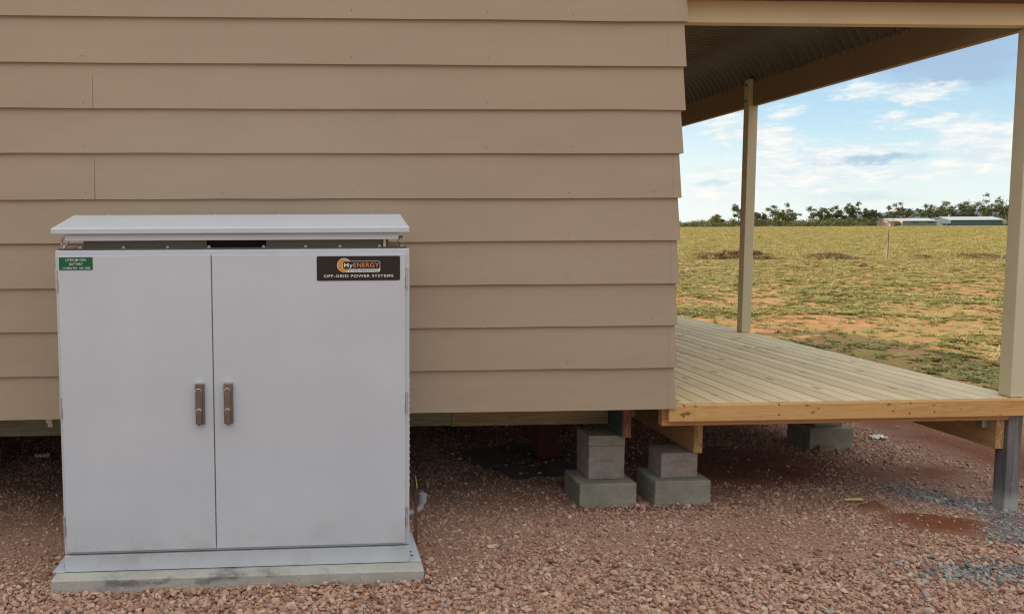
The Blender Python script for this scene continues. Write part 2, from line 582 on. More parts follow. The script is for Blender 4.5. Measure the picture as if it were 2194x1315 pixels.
def mound(x, y):
    u2 = (x - 3.02) * 0.93 - (y - 3.52) * 0.36
    v2 = (x - 3.02) * 0.36 + (y - 3.52) * 0.93
    n = 0.6 + 0.8 * fbm(x, y, 6, 3, 40)
    g1 = np.exp(-((u2 / 0.27) ** 2 + (v2 / 0.13) ** 2) * 1.1 / n)
    g2 = np.exp(-(((x - 2.86) / 0.07) ** 2 + ((y - 3.76) / 0.05) ** 2))
    return g1, g2


def bseg(x):
    t = 0 * x
    for a, b, g in ((17.4, 20.5, 1.0), (22.3, 24.0, .8), (26.4, 27.4, .45), (28.6, 30.6, .6), (33, 37, .8), (11, 14.5, .6)):
        t = np.maximum(t, g * sstep(x, a - .35, a + .35) * sstep(x, b + .5, b - .5))
    return t * (0.6 + 0.6 * fbm(x, 0 * x, 1.3, 2, 50))


def bank(x, y):
    yl = 34.9 - (x - 16) * 0.13
    seg = bseg(x)
    return np.exp(-((y - yl) / 0.4) ** 4) * (0.02 + 0.17 * seg) * (0.7 + 0.6 * fbm(x, y, 1.2, 2, 52)) * sstep(x, 10, 15) * sstep(x, 75, 45)


def gz(x, y):
    x = np.asarray(x, float)
    y = np.asarray(y, float)
    z = 0.022 * (fbm(x, y, 1.6, 3, 3) - 0.5) * sstep(y, 2.0, 3.0)
    fld = sstep(x, 3.8, 6) * 1.0 + sstep(y, 8, 14) * 0
    z = z + fld * 0.09 * (fbm(x, y, 1.1, 4, 9) - 0.5) + fld * 0.03 * (fbm(x, y, 5.0, 2, 12) - 0.5)
    g1, g2 = mound(x, y)
    z = z + 0.05 * g1 * (0.6 + 0.8 * fbm(x, y, 9, 3, 41)) + 0.045 * g2
    z = z + bank(x, y)
    z = z + 1.35 * sstep(np.hypot(x, y), 40, 300)
    return z


ax = np.concatenate([-np.geomspace(900, 2.6, 60), np.arange(-2.5, 5.0, 0.035), np.arange(5.0, 13, 0.12), np.geomspace(13.1, 110, 150), np.geomspace(115, 1500, 50)])
ay = np.concatenate([-np.geomspace(300, 1.0, 20), np.arange(-0.8, 2.4, 0.2), np.arange(2.4, 6.2, 0.035), np.arange(6.25, 16, 0.12), np.arange(16, 36, 0.25), np.geomspace(36.2, 400, 130), np.geomspace(420, 1900, 25)])
X, Y = np.meshgrid(ax, ay)
Zt = gz(X, Y)
nx, ny = len(ax), len(ay)
me = bpy.data.meshes.new('ground')
co = np.stack([X, Y, Zt], -1).reshape(-1, 3).astype(np.float32)
idx = np.arange(nx * ny).reshape(ny, nx)
q = np.stack([idx[:-1, :-1], idx[:-1, 1:], idx[1:, 1:], idx[1:, :-1]], -1).reshape(-1, 4)
me.vertices.add(len(co))
me.vertices.foreach_set('co', co.ravel())
me.loops.add(q.size)
me.loops.foreach_set('vertex_index', q.ravel().astype(np.int32))
me.polygons.add(len(q))
me.polygons.foreach_set('loop_start', (np.arange(len(q)) * 4).astype(np.int32))
me.polygons.foreach_set('loop_total', np.full(len(q), 4, np.int32))
me.polygons.foreach_set('use_smooth', np.ones(len(q), bool))
me.update(calc_edges=True)
g1, g2 = mound(X, Y)
# zone values carried by the ground: red = bare red spoil plus painted shade under the deck, green = bare pad, blue = blue-grey rubble
rock = sstep(fbm(X, Y, 2.0, 3, 71), 0.40, 0.55)


def grey_zone(x, y):
    """how much of the gravel is blue-grey crushed rock"""
    # a strip from the leg of the deck towards the right foreground
    t = (x - 2.75) * 0.62 + (3.95 - y) * 0.78
    s = (x - 2.75) * 0.78 - (3.95 - y) * 0.62
    strip = np.exp(-((x - 3.36 - 0.10 * np.sin(y * 9)) / 0.14) ** 2) * sstep(y, 4.2, 3.95) * sstep(y, 3.2, 3.35) * 1.1
    patch = 0.8 * np.exp(-(((x - 2.85) / 0.32) ** 2 + ((y - 3.02) / 0.09) ** 2))
    patch2 = 0.3 * np.exp(-(((x - 2.95) / 0.30) ** 2 + ((y - 4.10) / 0.10) ** 2))
    return np.clip(strip + patch + patch2, 0, 1) * (0.35 + 1.0 * fbm(x, y, 5, 3, 61))


def red_zone(x, y):
    a, b = mound(x, y)
    r = np.clip(a * 1.5 + b * 1.5, 0, 1)
    r2 = np.exp(-(((x - 3.55) / 0.5) ** 2 + ((y - 4.35) / 0.22) ** 2)) * 0.9
    r3 = np.exp(-(((x - 3.6) / 0.28) ** 2 + ((y - 3.62) / 0.10) ** 2)) * 1.1
    r4 = sstep(x, 3.75, 4.3)
    deck_shade = np.exp(-(((x - 2.55) / 0.65) ** 2 + ((y - 4.55) / 0.42) ** 2)) * 1.15  # shade under the deck painted in as darker, less stony soil
    return np.clip(np.maximum.reduce([r, r2, r3, r4, deck_shade]) * (0.6 + 0.8 * fbm(x, y, 6, 3, 63)), 0, 1)


zone = np.zeros((ny * nx, 4), np.float32)
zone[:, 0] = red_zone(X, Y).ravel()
zone[:, 1] = (grey_zone(X, Y)).ravel()
zone[:, 2] = np.clip(bank(X, Y) * 4, 0, 1).ravel()
zone[:, 3] = 1
ca = me.color_attributes.new('zone', 'FLOAT_COLOR', 'POINT')
ca.data.foreach_set('color', zone.ravel())


def m_ground(k, b):
    pos = k.n('NewGeometry').outputs['Position']
    x, y, z = k.sep(pos)
    at = k.n('Attribute', attribute_name='zone')
    rr, gg, bb = k.sep(at.outputs['Vector'])
    n1 = k.noise(pos, 3.0, 5, 0.6)
    n2 = k.noise(pos, 38, 4, 0.7)
    n3 = k.noise(pos, 160, 3, 0.7)
    dirt = k.mix(k.ramp(n1, 0.3, 0.7), (0.27, 0.145, 0.095), (0.35, 0.205, 0.14))
    dirt = k.mix(k.ramp(n3, 0.45, 0.65), dirt, (0.36, 0.235, 0.18))
    dirt = k.mix(k.math('MULTIPLY', k.ramp(n2, 0.55, 0.75), 0.6), dirt, (0.17, 0.085, 0.055))
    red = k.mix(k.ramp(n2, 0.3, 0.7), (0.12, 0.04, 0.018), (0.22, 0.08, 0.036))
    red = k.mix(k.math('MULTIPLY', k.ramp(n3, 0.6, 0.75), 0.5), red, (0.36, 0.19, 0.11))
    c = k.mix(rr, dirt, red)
    c = k.mix(k.math('MULTIPLY', gg, 0.6), c, (0.2, 0.2, 0.2))
    # field soil beyond the deck
    fn1 = k.noise(pos, 0.55, 5, 0.6)
    soil = k.mix(k.ramp(n1, 0.3, 0.7), (0.27, 0.125, 0.05), (0.40, 0.205, 0.09))
    soil = k.mix(k.math('MULTIPLY', k.ramp(fn1, 0.40, 0.58), 0.75), soil, (0.25, 0.18, 0.06))
    fld = k.math('MAXIMUM', k.ramp(x, 4.2, 5.2), k.ramp(y, 14, 16))
    c = k.mix(fld, c, soil)
    # stubble paddock
    bands = k.noise(k.scale(pos, (0.012, 0.16, 1)), 1.0, 4, 0.6)
    fs = k.noise(k.scale(pos, (0.6, 0.9, 1)), 1.0, 5, 0.65)
    pad = k.mix(k.ramp(bands, 0.40, 0.60), (0.36, 0.31, 0.085), (0.50, 0.34, 0.12))
    pad = k.mix(k.math('MULTIPLY', k.ramp(fs, 0.42, 0.65), 0.55), pad, (0.17, 0.17, 0.045))
    band2 = k.noise(k.scale(pos, (0.006, 0.07, 1)), 1.0, 3, 0.6)
    pad = k.mix(k.math('MULTIPLY', k.ramp(band2, 0.50, 0.58), 0.75), pad, (0.36, 0.20, 0.075))
    band3 = k.noise(k.scale(pos, (0.01, 0.045, 1)), 1.0, 5, 0.7)
    pad = k.mix(k.math('MULTIPLY', k.ramp(band3, 0.52, 0.60), 0.55), pad, (0.20, 0.17, 0.05))
    dist = k.vmath('LENGTH', pos, out=1)
    padf = k.ramp(k.math('ADD', y, k.math('MULTIPLY', x, 0.13)), 36.2, 38.5)
    c = k.mix(padf, c, pad)
    c = k.mix(k.math('MULTIPLY', bb, 0.35), c, (0.16, 0.085, 0.05))
    h = k.math('ADD', n2, k.math('MULTIPLY', n3, 0.6))
    return {'Base Color': c, 'Roughness': 0.95, 'Normal': k.bump(h, 0.5, 0.010)}


material('ground_soil', fn=m_ground, spec=0.2)
me.materials.append(MATS['ground_soil'])
ground = bpy.data.objects.new('ground', me)
C.objects.link(ground)
structure(ground)


# ------------------------------------------------------------------ scatter (stuff) through one geometry node group
def scatter(name, pts, scl, rot, tone, variants, label, cat):
    """pts Nx3, scl Nx3, rot Nx3, tone N; variants: list of meshes, chosen at random"""
    me = bpy.data.meshes.new(name)
    n = len(pts)
    me.vertices.add(n)
    me.vertices.foreach_set('co', pts.astype(np.float32).ravel())
    for nm, arr, typ, key in (('scl', scl, 'FLOAT_VECTOR', 'vector'), ('rot', rot, 'FLOAT_VECTOR', 'vector'), ('tone', tone, 'FLOAT', 'value')):
        a = me.attributes.new(nm, typ, 'POINT')
        a.data.foreach_set(key, arr.astype(np.float32).ravel())
    ob = bpy.data.objects.new(name, me)
    C.objects.link(ob)
    ob['kind'] = 'stuff'
    tag(ob, label, cat)
    col = bpy.data.collections.new(name + '_variants')
    for i, vm in enumerate(variants):
        col.objects.link(bpy.data.objects.new(name + '_variant', vm))
    ng = bpy.data.node_groups.new(name, 'GeometryNodeTree')
    ng.interface.new_socket('Geometry', in_out='INPUT', socket_type='NodeSocketGeometry')
    ng.interface.new_socket('Geometry', in_out='OUTPUT', socket_type='NodeSocketGeometry')
    N = ng.nodes
    gi, go = N.new('NodeGroupInput'), N.new('NodeGroupOutput')
    m2p = N.new('GeometryNodeMeshToPoints')
    iop = N.new('GeometryNodeInstanceOnPoints')
    ci = N.new('GeometryNodeCollectionInfo')
    ci.inputs['Collection'].default_value = col
    ci.inputs['Separate Children'].default_value = True
    ci.inputs['Reset Children'].default_value = True
    iop.inputs['Pick Instance'].default_value = True
    ri = N.new('FunctionNodeRandomValue')
    ri.data_type = 'INT'
    ri.inputs[4].default_value = 0
    ri.inputs[5].default_value = len(variants) - 1
    L = ng.links.new
    L(gi.outputs[0], m2p.inputs[0])
    L(m2p.outputs[0], iop.inputs['Points'])
    L(ci.outputs[0], iop.inputs['Instance'])
    L(ri.outputs[2], iop.inputs['Instance Index'])
    for nm, sock in (('scl', 'Scale'), ('rot', 'Rotation')):
        na = N.new('GeometryNodeInputNamedAttribute')
        na.data_type = 'FLOAT_VECTOR'
        na.inputs[0].default_value = nm
        src = na.outputs[0]
        if sock == 'Rotation':
            e2r = N.new('FunctionNodeEulerToRotation')
            L(src, e2r.inputs[0])
            src = e2r.outputs[0]
        L(src, iop.inputs[sock])
    L(iop.outputs[0], go.inputs[0])
    md = ob.modifiers.new('scatter', 'NODES')
    md.node_group = ng
    return ob


def stone_mesh(i, mat, sub=1):
    bm = bmesh.new()
    bmesh.ops.create_icosphere(bm, subdivisions=sub + 1, radius=1)
    rs = np.random.default_rng(100 + i)
    # cut by random planes: angular crushed rock
    for _ in range(9):
        nrm = Vector(rs.normal(size=3)).normalized()
        dd = rs.uniform(0.45, 0.8)
        for v in bm.verts:
            t = v.co.dot(nrm) - dd
            if t > 0:
                v.co -= nrm * t
    for v in bm.verts:
        v.co *= 1 + rs.uniform(-0.04, 0.04)
    bmesh.ops.dissolve_degenerate(bm, dist=0.02, edges=bm.edges)
    me = bpy.data.meshes.new('stone')
    bm.to_mesh(me)
    bm.free()
    me.materials.append(mat)
    return me


def m_stone(k, b):
    at = k.n('Attribute', attribute_type='INSTANCER', attribute_name='tone')
    t = at.outputs['Fac']
    rnd = k.n('ObjectInfo').outputs['Random']
    pink = k.colramp(rnd, [(0.0, (0.20, 0.095, 0.06)), (0.2, (0.36, 0.20, 0.14)), (0.45, (0.51, 0.31, 0.215)), (0.70, (0.44, 0.285, 0.22)),
                           (0.86, (0.58, 0.40, 0.28)), (0.96, (0.62, 0.47, 0.36)), (1.0, (0.32, 0.25, 0.24))])
    grey = k.colramp(rnd, [(0.0, (0.14, 0.14, 0.135)), (0.4, (0.22, 0.225, 0.215)), (0.75, (0.32, 0.32, 0.305)), (1.0, (0.46, 0.46, 0.45))])
    c = k.mix(k.ramp(t, 0.45, 0.55), pink, grey)
    o = k.obj()
    c = k.mix(k.math('MULTIPLY', k.noise(o, 2.2, 3, 0.6), 0.3), c, (0.24, 0.13, 0.09))
    return {'Base Color': c, 'Roughness': 0.88}


material('gravel_stone', fn=m_stone, spec=0.25)
svar = [stone_mesh(i, MATS['gravel_stone']) for i in range(14)]

N0 = 800000
px = rng.uniform(-3.4, 4.6, N0)
py = rng.uniform(1.6, 6.6, N0) if False else 1.6 + 5.0 * rng.uniform(0, 1, N0) ** 1.25
size = np.clip(rng.lognormal(math.log(0.0043), 0.50, N0) * (1 + 0.15 * sstep(py, 3.6, 2.8)), 0.0026, 0.017)
cov = fbm(px, py, 1.5, 4, 21) + 0.25 * (fbm(px, py, 7, 2, 22) - 0.5)
dens = 0.22 + 0.78 * sstep(cov, 0.40, 0.60)
near = sstep(py, 3.35, 2.95)
dens = np.maximum(dens, near * 0.9)
edge_b = np.exp(-(np.abs(px - 1.7) / 0.6) ** 4) * np.exp(-((py - 3.8) / 0.12) ** 2)
dens = np.maximum(dens, edge_b * 1.0)
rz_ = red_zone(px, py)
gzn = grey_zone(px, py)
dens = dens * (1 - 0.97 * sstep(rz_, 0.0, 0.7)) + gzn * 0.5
dens *= sstep(px, 4.5, 4.0)
dens *= np.where(size > 0.009, 0.55 + 0.75 * near, 1.0)
keep = rng.uniform(0, 1, N0) < dens
# nothing inside the slab, footings, pad
for (x0, x1, y0, y1) in ((-1.05, 0.42, 3.08, 3.58), (1.37, 1.65, 3.88, 4.3), (1.77, 2.04, 3.87, 4.3), (3.22, 3.49, 4.82, 5.03), (3.50, 3.565, 3.69, 3.75)):
    keep &= ~((px > x0) & (px < x1) & (py > y0) & (py < y1))
px, py, size, gzn = px[keep], py[keep], size[keep], gzn[keep]
n = len(px)
pile = (np.exp(-((py - 3.835) / 0.022) ** 2) * ((px > 1.32) & (px < 2.08)) + 0.5 * np.exp(-((py - 3.045) / 0.02) ** 2) * ((px > -1.1) & (px < 0.47))
        + np.exp(-((px - 0.455) / 0.018) ** 2) * ((py > 3.05) & (py < 3.6)) + np.exp(-((py - 4.78) / 0.02) ** 2) * ((px > 3.2) & (px < 3.5)))
pz = gz(px, py) + size * rng.uniform(-0.25, 0.6 + 0.45 * sstep(py, 3.6, 3.0), n) + pile * rng.uniform(0, 0.022, n)
scl = size[:, None] * np.stack([rng.uniform(0.9, 1.5, n), rng.uniform(0.8, 1.2, n), rng.uniform(0.55, 0.95, n)], 1)
rot = np.stack([rng.normal(0, 0.45, n), rng.normal(0, 0.45, n), rng.uniform(0, 6.28, n)], 1)
tone = (rng.uniform(0, 1, n) < np.clip(gzn * 1.6, 0.015, 0.92)).astype(float)
scatter('gravel', np.stack([px, py, pz], 1), scl, rot, tone, svar, 'pink and brown crushed gravel with blue grey patches', 'gravel')
print('stones', n)


# ------------------------------------------------------------------ weeds and stubble
def tuft_mesh(i, mat, leaves, h, spread, w0, flat):
    rs = np.random.default_rng(300 + i)
    vs, fs = [], []
    for j in range(leaves):
        a = rs.uniform(0, 6.28)
        el = rs.uniform(0.15, 0.9) if flat else rs.uniform(0.7, 1.45)
        L = rs.uniform(0.5, 1.0)
        ox, oy = rs.normal(0, spread, 2)
        d = np.array([math.cos(a) * math.cos(el), math.sin(a) * math.cos(el), math.sin(el)]) * h * L
        s = np.array([-math.sin(a), math.cos(a), 0]) * w0 * rs.uniform(0.6, 1.2)
        b0 = np.array([ox, oy, 0])
        mid = b0 + d * 0.55
        tip = b0 + d * 0.95 + np.array([d[0] * 0.25, d[1] * 0.25, -0.12 * h])
        o = len(vs)
        vs += [b0 - s * 0.3, b0 + s * 0.3, mid - s, mid + s, tip - s * 0.35, tip + s * 0.35]
        fs += [(o, o + 1, o + 3, o + 2), (o + 2, o + 3, o + 5, o + 4)]
    me = bpy.data.meshes.new('tuft')
    me.from_pydata([tuple(v) for v in vs], [], fs)
    me.materials.append(mat)
    return me


def m_weed(k, b):
    t = k.n('Attribute', attribute_type='INSTANCER', attribute_name='tone').outputs['Fac']
    rnd = k.n('ObjectInfo').outputs['Random']
    g = k.colramp(rnd, [(0.0, (0.13, 0.16, 0.03)), (0.5, (0.22, 0.235, 0.05)), (0.85, (0.31, 0.30, 0.085)), (1.0, (0.42, 0.37, 0.15))])
    d = k.colramp(rnd, [(0.0, (0.32, 0.25, 0.085)), (0.5, (0.43, 0.33, 0.13)), (1.0, (0.55, 0.43, 0.20))])
    e = k.colramp(rnd, [(0.0, (0.09, 0.04, 0.03)), (0.6, (0.16, 0.085, 0.06)), (1.0, (0.34, 0.2, 0.12))])
    c = k.mix(k.ramp(t, 0.3, 0.6), g, d)
    c = k.mix(k.ramp(t, 1.4, 1.6), c, e)
    return {'Base Color': c, 'Roughness': 0.7, 'Subsurface Weight': 0.0}


wm = material('weed_leaf', fn=m_weed, spec=0.3)
tr = NT(wm.node_tree)
bs = wm.node_tree.nodes['Principled BSDF']
tl = tr.n('BsdfTranslucent')
mx = tr.n('MixShader')
mx.inputs[0].default_value = 0.3
tr.t.links.new(bs.inputs['Base Color'].links[0].from_socket, tl.inputs[0])
tr.t.links.new(bs.outputs[0], mx.inputs[1])
tr.t.links.new(tl.outputs[0], mx.inputs[2])
tr.t.links.new(mx.outputs[0], wm.node_tree.nodes['Material Output'].inputs[0])

wv = [tuft_mesh(i, wm, 26, 1.0, 0.45, 0.15, True) for i in range(6)]
gv = [tuft_mesh(20 + i, wm, 24, 1.0, 0.30, 0.05, False) for i in range(6)]


def wedge(nn, y0, y1, a0, a1, pw):
    yy = (y0 ** pw + (y1 ** pw - y0 ** pw) * rng.uniform(0, 1, nn)) ** (1 / pw)
    return yy * rng.uniform(a0, a1, nn), yy


# weeds on the red soil near the house
xw_, yw_ = wedge(300000, 5.2, 35.5, 0.36, 1.05, 1.55)
cv = fbm(xw_, yw_, 0.55, 4, 31) + 0.5 * (fbm(xw_, yw_, 2.6, 3, 33) - 0.5)
bare = np.exp(-((yw_ - 11.0 + 0.35 * (xw_ - 6)) / 1.1) ** 2) * 0.22 + np.exp(-((yw_ - 16.8 - 0.1 * xw_) / 1.6) ** 2) * 0.10
dn = (0.03 + sstep(cv - bare, 0.36, 0.68) * 0.8) * (0.22 + 0.5 * sstep(yw_, 8.5, 12.5) + 0.28 * sstep(yw_, 13, 20))
kp = (rng.uniform(0, 1, len(xw_)) < dn) & (xw_ > 4.4)
xw_, yw_ = xw_[kp], yw_[kp]
n = len(xw_)
s = rng.uniform(0.018, 0.05, n) * (1 + 0.03 * yw_)
scl = np.stack([s * 1.25, s * 1.25, s * rng.uniform(0.5, 0.9, n)], 1)
rot = np.stack([rng.normal(0, 0.15, n), rng.normal(0, 0.15, n), rng.uniform(0, 6.28, n)], 1)
tone = (rng.uniform(0, 1, n) < 0.46 + 0.5 * fbm(xw_, yw_, 0.4, 2, 36) * sstep(yw_, 8, 25)).astype(float) * 1.0
scatter('weeds', np.stack([xw_, yw_, gz(xw_, yw_)], 1), scl, rot, tone, wv, 'low green weeds growing over the red soil beside the deck', 'weeds')
print('weeds', n)

# stubble and dry grass in the paddock
xs_, ys_ = wedge(120000, 34.5, 260, 0.32, 1.1, 0.75)
kp = (ys_ > 35.2 - (xs_ - 16) * 0.13) & (rng.uniform(0, 1, len(xs_)) < 0.35 + 0.65 * sstep(fbm(xs_, ys_ * 3, 0.12, 3, 44), 0.4, 0.55))
xs_, ys_ = xs_[kp], ys_[kp]
n = len(xs_)
s = rng.uniform(0.10, 0.24, n) * (1 + 0.004 * ys_)
scl = np.stack([s * 1.3, s * 1.3, s * 0.85], 1)
rot = np.stack([0 * s, 0 * s, rng.uniform(0, 6.28, n)], 1)
tone = (rng.uniform(0, 1, n) < 0.62).astype(float)
xt, yt = wedge(6500, 9.5, 35, 0.36, 1.05, 1.7)
kt = rng.uniform(0, 1, len(xt)) < sstep(fbm(xt, yt, 0.7, 3, 77), 0.42, 0.62)
xt, yt = xt[kt], yt[kt]
st_ = rng.uniform(0.03, 0.10, len(xt)) * (0.7 + 0.012 * yt)
# dark dry grass along the bank
xb = rng.uniform(9, 45, 9000)
yb = 34.5 - (xb - 16) * 0.13 + rng.normal(0, 0.32, 9000)
kb = rng.uniform(0, 1, 9000) < 0.25 + 0.75 * bseg(xb)
xb, yb = xb[kb], yb[kb]
sb = rng.uniform(0.09, 0.20, len(xb)) * (1 + .8 * bseg(xb))
pts = np.concatenate([np.stack([xt, yt, gz(xt, yt)], 1), np.stack([xs_, ys_, gz(xs_, ys_)], 1), np.stack([xb, yb, gz(xb, yb)], 1)])
scl = np.concatenate([np.stack([st_ * .8, st_ * .8, st_ * 1.2], 1), scl, np.stack([sb * .9, sb * .9, sb * 1.0], 1)])
rot = np.concatenate([np.stack([0 * st_, 0 * st_, rng.uniform(0, 6.28, len(xt))], 1), rot, np.stack([0 * sb, 0 * sb, rng.uniform(0, 6.28, len(xb))], 1)])
tone = np.concatenate([np.where(rng.uniform(0, 1, len(xt)) < 0.7, 1.0, 0.0), tone, np.where(rng.uniform(0, 1, len(xb)) < 0.05 + 0.5 * bseg(xb), 2.0, 1.0)])
scatter('dry_grass', pts, scl, rot, tone, gv, 'dry yellow stubble and grass covering the flat paddock', 'grass')

# ------------------------------------------------------------------ house
XW, DW = 1.745, 3.630
ZC = [2.420, 2.213, 2.010, 1.808, 1.598, 1.396, 1.189, 0.987, 0.781, 0.577]
zs = [2.626, 2.832] + []
courses = [2.832, 2.626] + ZC
house = thing('house', (-3.0, 3.63, 0.0), 'timber weatherboard house clad in light brown lapped boards, raised on piers', 'house')
mb = MB()
XL, YB = -9.0, 15.0
JOINTS = {2: -1.014, 4: -1.012, 6: -1.015, 9: -1.02}   # course index counted from the top board
tops = [3.04] + courses[:-1]
for i, (zb_, zt_) in enumerate(zip(courses, tops)):
    zt2 = zt_ + 0.0
    wob = 0.0007 * math.sin(i * 2.3)
    xc = XW + [0.009, 0.009, .011, .010, .011, .005, .001, .001, 0, -.001, 0, .001][i]
    # outer skin: bottom edge proud, top tucked under the course above (mitred corner)
    lo, hi = 0.0 + wob, 0.0125
    th = 0.0085
    P = lambda x, y, z: (x, y, z)
    A = [P(XL, DW + lo, zb_), P(xc - lo, DW + lo, zb_), P(xc - hi, DW + hi, zt2), P(XL, DW + hi, zt2)]
    B = [P(xc - lo, DW + lo, zb_), P(xc - lo, YB, zb_), P(xc - hi, YB, zt2), P(xc - hi, DW + hi, zt2)]
    U = [P(XL, DW + lo, zb_), P(XL, DW + lo + th + 0.012, zb_), P(xc - lo - th - .012, DW + lo + th + .012, zb_), P(xc - lo, DW + lo, zb_)]
    U2 = [P(xc - lo, DW + lo, zb_), P(xc - lo - th - .012, DW + lo + th + .012, zb_), P(xc - lo - th - .012, YB, zb_), P(xc - lo, YB, zb_)]
    xsn = [XL] + [v_ for v_ in np.arange(-2.905, 1.7, 0.309)] + [xc]
    rb = random.Random(i)
    bz = [rb.gauss(0, .0011) for _ in xsn]
    by = [rb.gauss(0, .0007) for _ in xsn]
    bz[0] = bz[-1] = by[0] = by[-1] = 0
    for q1 in range(len(xsn) - 1):
        xa_, xe_ = xsn[q1], xsn[q1 + 1]
        lastq = q1 == len(xsn) - 2
        xlo, xhi = (xe_ - lo, xe_ - hi) if lastq else (xe_, xe_)
        y0_, y1_, z0_, z1_ = DW + lo + by[q1], DW + lo + by[q1 + 1], zb_ + bz[q1], zb_ + bz[q1 + 1]
        mb.add([(xa_, y0_, z0_), (xlo, y1_, z1_), (xhi, DW + hi, zt2 + .004), (xa_, DW + hi, zt2 + .004)], [(0, 1, 2, 3)])
        mb.add([(xa_, y0_, z0_), (xa_, DW + lo + th + .012, z0_), (xlo - (.02 if lastq else 0), DW + lo + th + .012, z1_), (xlo, y1_, z1_)], [(0, 1, 2, 3)])
    for qd in (B, U2):
        mb.add(qd, [(0, 1, 2, 3)])
    sl_ = (hi - lo) / (zt2 - zb_)
    if i in JOINTS:
        jx = JOINTS[i]
        mb.hexa([(jx - .010, DW + lo - .0012, zb_ + .0005), (jx + .004, DW + lo - .0012, zb_ + .0005), (jx - .010, DW + lo + .004, zb_ + .0005), (jx + .004, DW + lo + .004, zb_ + .0005),
                 (jx - .010, DW + hi - .0012, zt2 - .001), (jx + .004, DW + hi - .0012, zt2 - .001), (jx - .010, DW + hi + .004, zt2 - .001), (jx + .004, DW + hi + .004, zt2 - .001)])
        mb.hexa([(jx + .005, DW + lo - .0001, zb_ + .0005), (jx + .0068, DW + lo - .0001, zb_ + .0005), (jx + .005, DW + lo + .004, zb_ + .0005), (jx + .0068, DW + lo + .004, zb_ + .0005),
                 (jx + .005, DW + hi - .0001, zt2 - .001), (jx + .0068, DW + hi - .0001, zt2 - .001), (jx + .005, DW + hi + .004, zt2 - .001), (jx + .0068, DW + hi + .004, zt2 - .001)])
        mb.mi[-6:] = [1] * 6
    if i in (6, 10, 11, 8):
        cw = 0.040
        x0_, x1_ = xc - cw, xc + .001
        mb.hexa([(x0_, DW + lo - .0014, zb_ + .0005), (x1_ - lo, DW + lo - .0014, zb_ + .0005), (x0_, DW + lo + .004, zb_ + .0005), (x1_ - lo - .003, DW + lo + .004, zb_ + .0005),
                 (x0_, DW + hi - .0014, zt2 - .001), (x1_ - hi, DW + hi - .0014, zt2 - .001), (x0_, DW + hi + .004, zt2 - .001), (x1_ - hi - .003, DW + hi + .004, zt2 - .001)])
    # nail heads
    mb.cur = 1
    for j, nxp in enumerate([-1.67, -1.052, -0.433, 0.178, 0.807, 1.206, 1.618]):
        if random.random() < 0.8 and not (i > 6 and nxp < 0.4 and nxp > -1.2):
            zz = zb_ + random.uniform(0.026, 0.036)
            yy = DW + lo + sl_ * (zz - zb_)
            mb.disc((nxp + random.uniform(-.006, .006), yy - 0.0010, zz), 0.0026, 0.002, 'y', 8)
    mb.cur = 0
clad = mb.build('cladding', [MATS['cladding_paint'], MATS['nail_rust']], house)
mb = MB()
mb.box(XL, XW - 0.03, 3.66, YB, 0.60, 0.64)
mb.build('floor', MATS['brown_timber'], house)
mb = MB()
mb.box(XL, XW - 0.03, 3.665, 3.70, 0.64, 3.1)
mb.box(XW - 0.065, XW - 0.03, 3.70, YB, 0.64, 3.1)
mb.box(XL, XW - 0.03, YB - .04, YB, 0.64, 3.1)
mb.box(XL, XL + .04, 3.70, YB - .04, 0.64, 3.1)
mb.build('wall_frame', MATS['brown_timber'], house)
# hipped main roof, only seen through the shade it throws
mb = MB()
e0, e1, f0, f1 = XL - 0.5, XW + 0.05, DW + 0.02, YB + .3
rz0, rz1 = 3.02, 4.3
vs = [(e0, f0, rz0), (e1, f0, rz0), (e1, f1, rz0), (e0, f1, rz0), (e0 + 4.5, (f0 + f1) / 2, rz1), (e1 - 4.5, (f0 + f1) / 2, rz1)]
mb.add(vs, [(0, 1, 5, 4), (1, 2, 5), (2, 3, 4, 5), (3, 0, 4), (3, 2, 1, 0)])
mb.build('roof', MATS['maroon_metal'], house)
# bearers below the floor
mb = MB()
mb.box(XL, -1.0, 4.07, 4.115, 0.384, 0.598)
mb.build('floor_bearer', MATS['green_timber'], house, .002)
mb = MB()
mb.box(-0.998, 0.72, 4.07, 4.115, 0.400, 0.598)
mb.build('floor_bearer', MATS['green_timber'], house, .002)
mb = MB()
mb.box(0.722, 1.582, 4.07, 4.115, 0.396, 0.598)
mb.build('floor_bearer', MATS['brown_timber'], house, .002)
mb = MB()
mb.box(1.632, 1.73, 4.07, 4.115, 0.430, 0.58)
mb.build('floor_joist', MATS['brown_timber'], house, .002)
mb = MB()
mb.box(1.584, 1.630, 3.88, 14.0, 0.370, 0.598)
lv = mb.build('floor_bearer', [MATS['lvl_side'], MATS['lvl_end']], house)
for pl in lv.data.polygons:
    if pl.normal.y < -0.9:
        pl.material_index = 1
lv['label'] = 'laminated bearer with blue green side and red brown layered end'
mb = MB()
mb.box(1.555, 1.583, 3.90, 3.94, 0.535, 0.598)
mb.build('joist_hanger', MATS['bracket_zinc'], house, .001)
mb = MB()
mb.box(-9.0, -1.0, 3.80, 3.84, 0.535, 0.60)
mb.build('batten', MATS['brown_timber'], house, .002)
mb = MB()
mb.box(-1.322, -1.30, 3.785, 3.799, 0.545, 0.56)
mb.tube([(-1.300, 3.79, 0.535), (-1.300, 3.775, 0.535)], 0.016, 12)
mb.box(-1.312, -1.288, 3.79, 3.799, 0.50, 0.55)
mb.build('pipe_clip', MATS['bracket_zinc'], house, .001)


